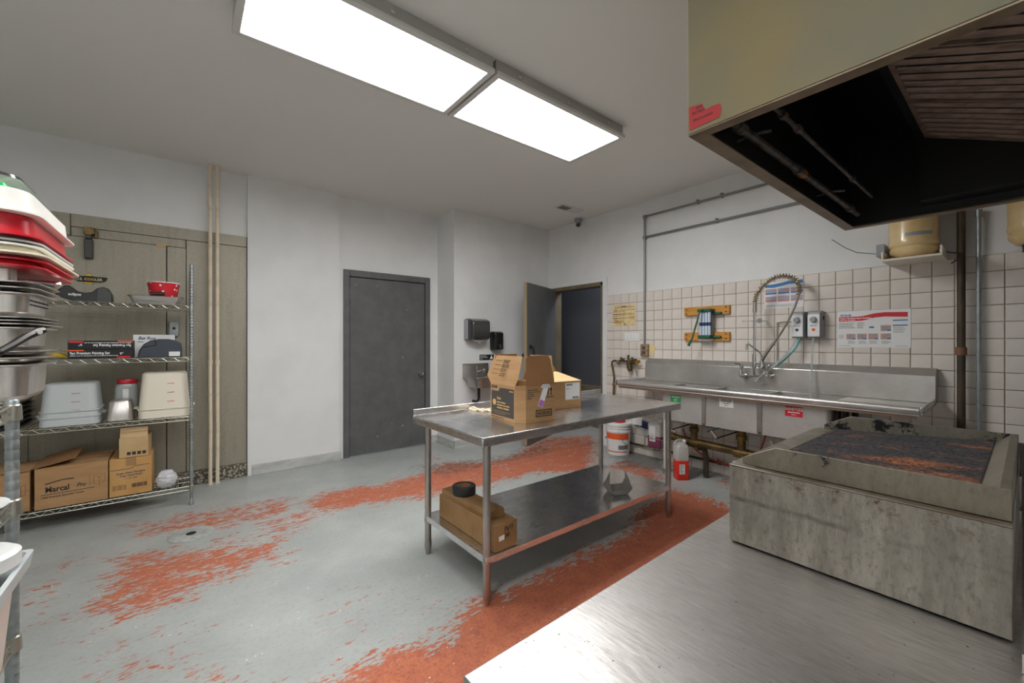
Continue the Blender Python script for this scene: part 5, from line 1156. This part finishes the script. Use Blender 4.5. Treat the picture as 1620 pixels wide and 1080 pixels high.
j = jar('jar with black lid and tan label behind the cream tub', -.222, 4.716, z2, .058, .315, 'blackmatte', 'jugclear')
MB().box(-.05, .05, -.0612, -.0603, .05, .17).build('label', MAT['cardl'], j)
ipn = thing('inverted_pan', 'small upside-down steel pan on the rack between two tubs', 'pan', (-.385, 4.44, z2))
b = MB(); b.loft([rr(.155, .19, .03, 0, 4), rr(.16, .195, .03, .004, 4), rr(.145, .18, .03, .008, 4), rr(.125, .16, .03, .145, 4), rr(.105, .14, .025, .158, 4)]); b.build('pan', MAT['pan'], ipn)
def sheet_pan(label, x, y, z, wd, dp, h_, m, g, name='sheet_pan', rz=0):
    t_ = thing(name, label, 'pan', (x, y, z), rz, g)
    b = MB(); b.loft([rr(wd - .04, dp - .04, .02, .001, 3), rr(wd - .02, dp - .02, .025, h_, 3), rr(wd, dp, .03, h_, 3), rr(wd, dp, .03, h_ + .003, 3), rr(wd - .024, dp - .024, .024, h_ + .003, 3), rr(wd - .044, dp - .044, .02, .003, 3)]); b.build('pan', m, t_); return t_
for k in range(6): sheet_pan(('lowest', 'second lowest', 'third lowest', 'third highest', 'second highest', 'topmost')[k] + ' sheet pan stacked left of the translucent tub', -.995, 4.55, z2 + k * .034, .22, .40, .024, MAT['steel'] if k % 2 else MAT['dark_steel'], 'sheet pans stacked on the rack')
# ---- second tier
for k in range(2):
    t_ = thing('paint_set_box', ('black painting set box lying under its twin on the rack', 'upside-down black painting set box on top of its twin')[k], 'box', (-.485, 4.44, z3 + k * .0675), 0, 'painting set boxes')
    MB().box(-.175, .175, -.09, .09, 0, .0665).build('body', MAT['blackmatte'], t_, bevel=.0015)
    XAx, YAx, o = ((1, 0, 0), (0, 0, 1), (-.165, -.0906, .032)) if k == 0 else ((-1, 0, 0), (0, 0, -1), (.165, -.0906, .038))
    q = MB(); q.text('9pc Premium Painting Set', .026, o, XAx, YAx, bold=.0006, sx=.78); q.text('9"', .024, (Vector(o) + Vector(XAx) * .265 + Vector(YAx) * -.006), XAx, YAx, bold=.0004)
    for e in range(3): q.bars('Polyester cover and tray', .0085, (Vector(o) + Vector(XAx) * (.0 + e * .085) - Vector(YAx) * .014), XAx, YAx, sx=.8)
    q.build('lettering', MAT['white'], t_)
    b = MB(); b.quad((-.178 if k == 0 else .09, -.0906, .056), (1, 0, 0), (0, 0, 1), 0, .085, 0, .0095); b.build('orange_stripe', MAT['orange'], t_)
    b = MB(); b.quad((.085 if k == 0 else -.17, -.0906, .002 if k == 0 else .05), (1, 0, 0), (0, 0, 1), 0, .075, 0, .014); b.build('red_stripe', MAT['red'], t_)
wb = thing('white_box', 'white box with blue italic lettering behind the slate bag', 'box', (-.185, 4.55, z3)); MB().box(-.135, .125, -.05, .05, 0, .182).build('body', MAT['paper'], wb, bevel=.002)
q = MB(); q.text('Bat Roo', .036, (-.105, -.0506, .142), (1, 0, 0), (0, 0, 1), bold=.0008, shear=.25, sx=.9); q.bars('series', .012, (-.11, -.0506, .12), (1, 0, 0), (0, 0, 1)); q.build('lettering', MAT['inkblue'], wb)
sb = thing('slate_bag', 'rounded slate grey fabric bag with a white tag on the second tier', 'bag', (-.15, 4.415, z3))
prof = [(-.137, 0), (.137, 0), (.14, .07), (.135, .11), (.1, .137), (.05, .147), (-.01, .147), (-.06, .135), (-.1, .105), (-.125, .06)]
b = MB(); b.loft([[(u * s, y, v_ * s2) for u, v_ in prof] for y, s, s2 in ((-.05, .94, .94), (-.038, 1, 1), (.038, 1, 1), (.05, .94, .94))]); b.build('body', MAT['slatebag'], sb, bevel=.006)
b = MB(); b.box(.055, .125, -.0535, -.0505, .008, .045); b.build('tag', MAT['paper'], sb)
b = MB(); b.tube([(-.03, -.0515, .14), (-.02, -.053, .1), (-.1, -.0525, .08)], .002, 5); b.build('seam', MAT['blackmatte'], sb)
yb = thing('yellow_brush', 'yellow handled tool at the left end of the second tier', 'tool', (-.72, 4.43, z3))
b = MB(); b.tube([(-.05, 0, .02), (-.01, 0, .03), (.03, 0, .022), (.045, 0, .012)], [.012, .018, .016, .008], 10); b.build('handle', MAT['yellow'], yb)
b = MB(); b.tube([(-.09, 0, .055), (-.02, .01, .058), (.05, .01, .05), (.07, .01, .02)], .0035, 6); b.build('wire_frame', MAT['chrome'], yb)
# ---- top tier
bl = thing('tape_dispenser', 'black saddle-shaped plastic dispenser on the top tier', 'dispenser', (-.60, 4.46, z4))
prof = [(-.135, .045), (-.12, .08), (-.085, .115), (-.06, .115), (-.02, .075), (.02, .068), (.06, .075), (.085, .105), (.115, .118), (.145, .108), (.168, .06), (.17, 0), (.13, -.0), (-.03, .0), (-.10, .022)]
b = MB(); b.loft([[(u * s, y, max(v_ * s + .0, 0)) for u, v_ in prof] for y, s in ((-.06, .95), (-.045, 1), (.045, 1), (.06, .95))]); b.build('body', MAT['black'], bl, bevel=.004)
b = MB(); b.text('eclipse', .026, (-.065, -.062, .042), (1, 0, 0), (0, 0, 1), bold=.0006, sx=.95); b.build('lettering', MAT['white'], bl)
b = MB(); b.loft([[(u, y, v_) for u, v_ in ((.082, .004), (.166, .004), (.163, .06), (.14, .102), (.115, .112), (.09, .1))] for y in (-.066, -.0605)]); b.build('side_cover', MAT['smoke'], bl, bevel=.002)
fo = thing('foil_pan', 'shallow aluminium foil pan on the top tier', 'pan', (-.175, 4.46, z4))
b = MB(); b.loft([rr(.27, .19, .02, .001, 4), rr(.325, .235, .03, .062, 4), rr(.345, .255, .03, .064, 4), rr(.32, .23, .03, .066, 4), rr(.265, .185, .02, .004, 4)]); b.build('pan', MAT['foil'], fo)
rbk = thing('paper_bucket', 'red and white patterned paper bucket standing in the foil pan', 'bucket', (-.13, 4.46, z4 + .0045))
b = MB(); n_ = 32; b.loft([circ(.078, 0, n_), circ(.105, .175, n_), circ(.102, .175, n_), circ(.075, .004, n_)]); 
t = NT('red_white_print'); vn = t.ramp(t.n('ShaderNodeTexVoronoi', Vector=t.coords((1, 1, 1)), Scale=34).outputs[0], .28, .22); b.build('bucket', t.set(Base_Color=t.mix(vn, lin((206, 28, 44)), lin((240, 236, 232))), Roughness=.5), rbk)
b = MB(); b.tube([(.105 * math.cos(a), .105 * math.sin(a), .176) for a in [2 * PI * i / 32 for i in range(33)]], .004, 6); b.build('rolled_rim', MAT['white'], rbk)
b = MB(); b.cyl((-.205, 4.345, z4 + .067 + .012), (-.12, 4.335, z4 + .067 + .018), .013, 10); tag(b.build('short_tube', MAT['dark_steel']), 'short dark metal tube resting on the foil pan rim', 'tube')

# ---- near rack at the left edge
NX1, NY1 = -.336, 1.585
rack('wire_rack', 'near wire rack with pans at the left edge of the picture', (NX1 - .457, NY1 - .914, 0), .457, .914, (.19, .612, .953, 1.19), 1.205)
NZ = 1.1912
b = MB(); b.loft([rr(.30, .57, .015, NZ, 3, -.51, 1.75), rr(.30, .57, .015, NZ + .003, 3, -.51, 1.75)])
tag(b.build('baking_sheet', MAT['steel']), 'flat steel sheet under the stacked hotel pans', 'sheet')
def hotel(label, x0, x1, y0, y1, z, h_, m='pan', rot=0, lip=.013, rx=0):
    t_ = thing('hotel_pan', label, 'pan', ((x0 + x1) / 2, (y0 + y1) / 2, z), rot, 'stacked steel hotel pans'); wd, dp = x1 - x0, y1 - y0; s = .93; t_.rotation_euler[0] = rx
    b = MB(); b.loft([rr(wd * s - .02, dp * s - .02, .03, .0, 4), rr(wd * s, dp * s, .035, min(.012, h_ * .3), 4), rr(wd * .96, dp * .96, .04, h_ - min(.006, h_ * .45), 4), rr(wd + 2 * lip, dp + 2 * lip, .045, h_ - min(.003, h_ * .3), 4), rr(wd + 2 * lip, dp + 2 * lip, .045, h_, 4), rr(wd * .95, dp * .95, .04, h_, 4), rr(wd * s - .006, dp * s - .006, .035, min(.014, h_ * .5), 4), rr(wd * s - .03, dp * s - .03, .03, min(.003, h_ * .2), 4)]); b.build('pan', MAT[m], t_, sharp=30); return t_
zp = NZ + .0038
hx0, hx1, hy0, hy1 = -.62, -.315, 1.625, 1.88
hotel('deep steel hotel pan at the bottom of the near stack', hx0, hx1, hy0, hy1, zp, .095)
hotel('thin steel pan nested on the deep bottom pan', hx0, hx1, hy0, hy1 + .01, zp + .096, .018)
hotel('thin tilted steel pan above the deep bottom pan', hx0, hx1, hy0, hy1 + .005, zp + .115, .016)
hotel('tall middle steel hotel pan behind the skillet handle', hx0, hx1, hy0, hy1, zp + .132, .06)
zq = zp + .193
hotel('steel hotel pan with a long projecting rim', hx0, hx1, hy0, hy1 + .075, zq, .009)
hotel('shallow steel pan second above the skillet', hx0, hx1, hy0, hy1 + .02, zq + .0095, .008)
hotel('shallow steel pan third above the skillet', hx0, hx1, hy0, hy1 + .02, zq + .018, .008)
hp_ = hotel('perforated steel hotel pan near the top of the stack', hx0, hx1, hy0, hy1, zq + .0265, .062)
for r_ in range(2):
    q = MB()
    for k in range(14): y = -.085 + k * .013; q.cyl(((hx1 - hx0) / 2 * .953, y, .034 + r_ * .011), ((hx1 - hx0) / 2 * .953 + .0035, y, .034 + r_ * .011), .0018, 6)
    o = q.build('perforation_row', MAT['dark_steel'], hp_); o['kind'] = 'stuff'
hotel('shallow steel pan under the utensils', hx0, hx1, hy0, hy1 + .03, zq + .089, .014)
hotel('topmost shallow steel pan of the stack', hx0, hx1, hy0, hy1 + .03, zq + .1035, .014)
zr = zq + .118
# skillet
sk_ = thing('skillet', 'dark handled skillet resting against the stacked pans', 'skillet', (-.47, 1.31, NZ + .002))
b = MB(); b.lathe([(.0, 0), (.085, 0), (.105, .04), (.108, .04), (.088, -.0), (.0, .003)][:4] + [(.103, .038), (.084, .004), (0, .004)], c=(0, 0, 0), n=28); b.build('bowl', MAT['steel'], sk_)
p0 = Vector((0, .1, .04)); hpt = [aty(px, py, yq) - Vector((-.47, 1.31, NZ + .002)) for px, py, yq in ((2, 556, 1.45), (20, 545, 1.5), (40, 533, 1.55), (56, 525, 1.585), (68, 522, 1.6))]
b = MB(); b.tube([p0] + hpt, [.006, .008, .009, .0095, .011, .009], 8); b.build('handle', MAT['dark_steel'], sk_)
b = MB(); b.cyl(hpt[3] + Vector((.009, -.012, 0)), hpt[3] + Vector((.0105, -.0135, 0)), .006, 10); b.build('hanging_hole', MAT['ash'], sk_)
# utensils
for k, (lab, pts, m) in enumerate((('bright steel serving spoon lying on the topmost pan', [(-.55, 1.63, .008), (-.42, 1.72, .012), (-.33, 1.80, .016), (-.30, 1.84, .015)], 'chrome'), ('dark handled spatula lying on the topmost pan', [(-.58, 1.74, .01), (-.52, 1.78, .014), (-.48, 1.82, .02)], 'dark_steel'), ('yellow handled utensil lying on the topmost pan', [(-.56, 1.60, .022), (-.44, 1.61, .03), (-.375, 1.615, .034)], 'yellow'))):
    b = MB(); b.tube([(x, y, z + zr + .001) for x, y, z in pts], [.006] * (len(pts) - 1) + [.011], 8); tag(b.build('utensil', MAT[m]), lab, 'utensil', 'utensils on the pans')
# steel holding block under the trays
b = MB(); b.loft([rr(.08, .05, .015, 0, 4), rr(.08, .05, .015, .031, 4)], M=Matrix.Translation((-.385, 1.66, zr + .001))); tag(b.build('steel_cup', MAT['pan']), 'small steel cup holding up the plastic trays', 'cup')
def tray(label, x0, x1, y0, y1, z, h_, m, inv=True, name='tray', rz=0):
    t_ = thing(name, label, 'tray', ((x0 + x1) / 2, (y0 + y1) / 2, z), rz, 'plastic trays on the near rack'); wd, dp = x1 - x0, y1 - y0
    b = MB(); b.loft([rr(wd + .03, dp + .03, .06, 0, 5), rr(wd + .03, dp + .03, .06, .004, 5), rr(wd, dp, .05, .005, 5), rr(wd - .008, dp - .008, .05, h_ - .003, 5), rr(wd - .016, dp - .016, .045, h_, 5)]); b.build('tray', MAT[m], t_, sharp=30); return t_
zt_ = zr + .033
ty0, ty1, tx1 = 1.56, 2.0, -.30
tray('dark red thin tray at the bottom of the plastic trays', -.66, tx1, ty0 + .02, ty1 - .01, zt_, .016, 'redtray')
tray('second thin red tray under the ivory one', -.66, tx1 + .003, ty0 + .03, ty1 + .01, zt_ + .017, .012, 'redtray')
tray('ivory thin tray with scalloped edge between red trays', -.66, tx1 + .008, ty0, ty1 + .045, zt_ + .030, .018, 'creamtray')
tray('thin white tray under the grey ones', -.66, tx1, ty0, ty1 + .02, zt_ + .049, .009, 'whitetray')
tray('thin grey-white tray just under the red tub', -.66, tx1, ty0, ty1 + .01, zt_ + .059, .012, 'ash')
zu = zt_ + .072
tray('upside-down red tub below the white tub', -.66, tx1 + .001, ty0 - .01, ty1, zu, .055, 'redtray', name='tub')
tray('upside-down white tub on top of the red tub', -.66, tx1 + .002, ty0 - .02, ty1 + .01, zu + .056, .06, 'whitetray', name='tub')
zv = zu + .117
cl = thing('clear_container', 'greenish clear plastic container with dark lid on top of the trays', 'container', (-.42, 1.80, zv))
b = MB(); b.loft([rr(.22, .34, .05, 0, 5), rr(.15, .25, .05, .06, 5)]); b.build('body', MAT['glassgreen'], cl)
b = MB(); b.loft([rr(.145, .245, .05, .0605, 5), rr(.14, .24, .05, .07, 5)]); b.build('lid', MAT['smoke'], cl)
b = MB(); b.loft([rr(.16, .05, .024, 0, 5), rr(.15, .044, .02, .014, 5)], M=Matrix.Translation((-.42, 1.595, zv + .0005)))
tag(b.build('green_lid', M('bright_green_plastic', (20, 168, 76), .3)), 'bright green plastic lid on the white tub', 'lid')
# lower shelves
pls = thing('plate_stack', 'brown rimmed white plate lying on the middle shelf of the near rack', 'plate', (-.425, 1.495, .9545))
b = MB(); b.lathe([(.06, 0), (.10, .012), (.104, .016), (.07, .006), (0, .005)], n=32); b.build('plate', MAT['whitep'], pls)
b = MB(); b.lathe([(.062, .0075), (.085, .0125), (.085, .0132), (.062, .0082)], n=32); b.build('brown_ring', MAT['cardd'], pls)
bn = thing('storage_bin', 'tan plastic bin with clear rim on the lower shelf of the near rack', 'bin', (-.455, 1.36, .6135))
b = MB(); b.loft([rr(.27, .22, .03, 0, 4), rr(.30, .25, .03, .20, 4)]); b.build('bin_body', MAT['pinkbin'], bn)
b = MB(); b.loft([rr(.335, .285, .015, .2003, 3), rr(.345, .295, .015, .235, 3), rr(.325, .275, .015, .235, 3), rr(.315, .265, .015, .212, 3)]); b.build('lid_tray', MAT['tub'], bn)
b = MB(); b.lathe([(.07, 0), (.08, .008), (.08, .035), (.07, .042), (0, .042)], c=(-.365, 1.405, .6135 + .2365), n=32); tag(b.build('round_lid', MAT['whitep']), 'round white plastic lid lying on the tan bin', 'lid')
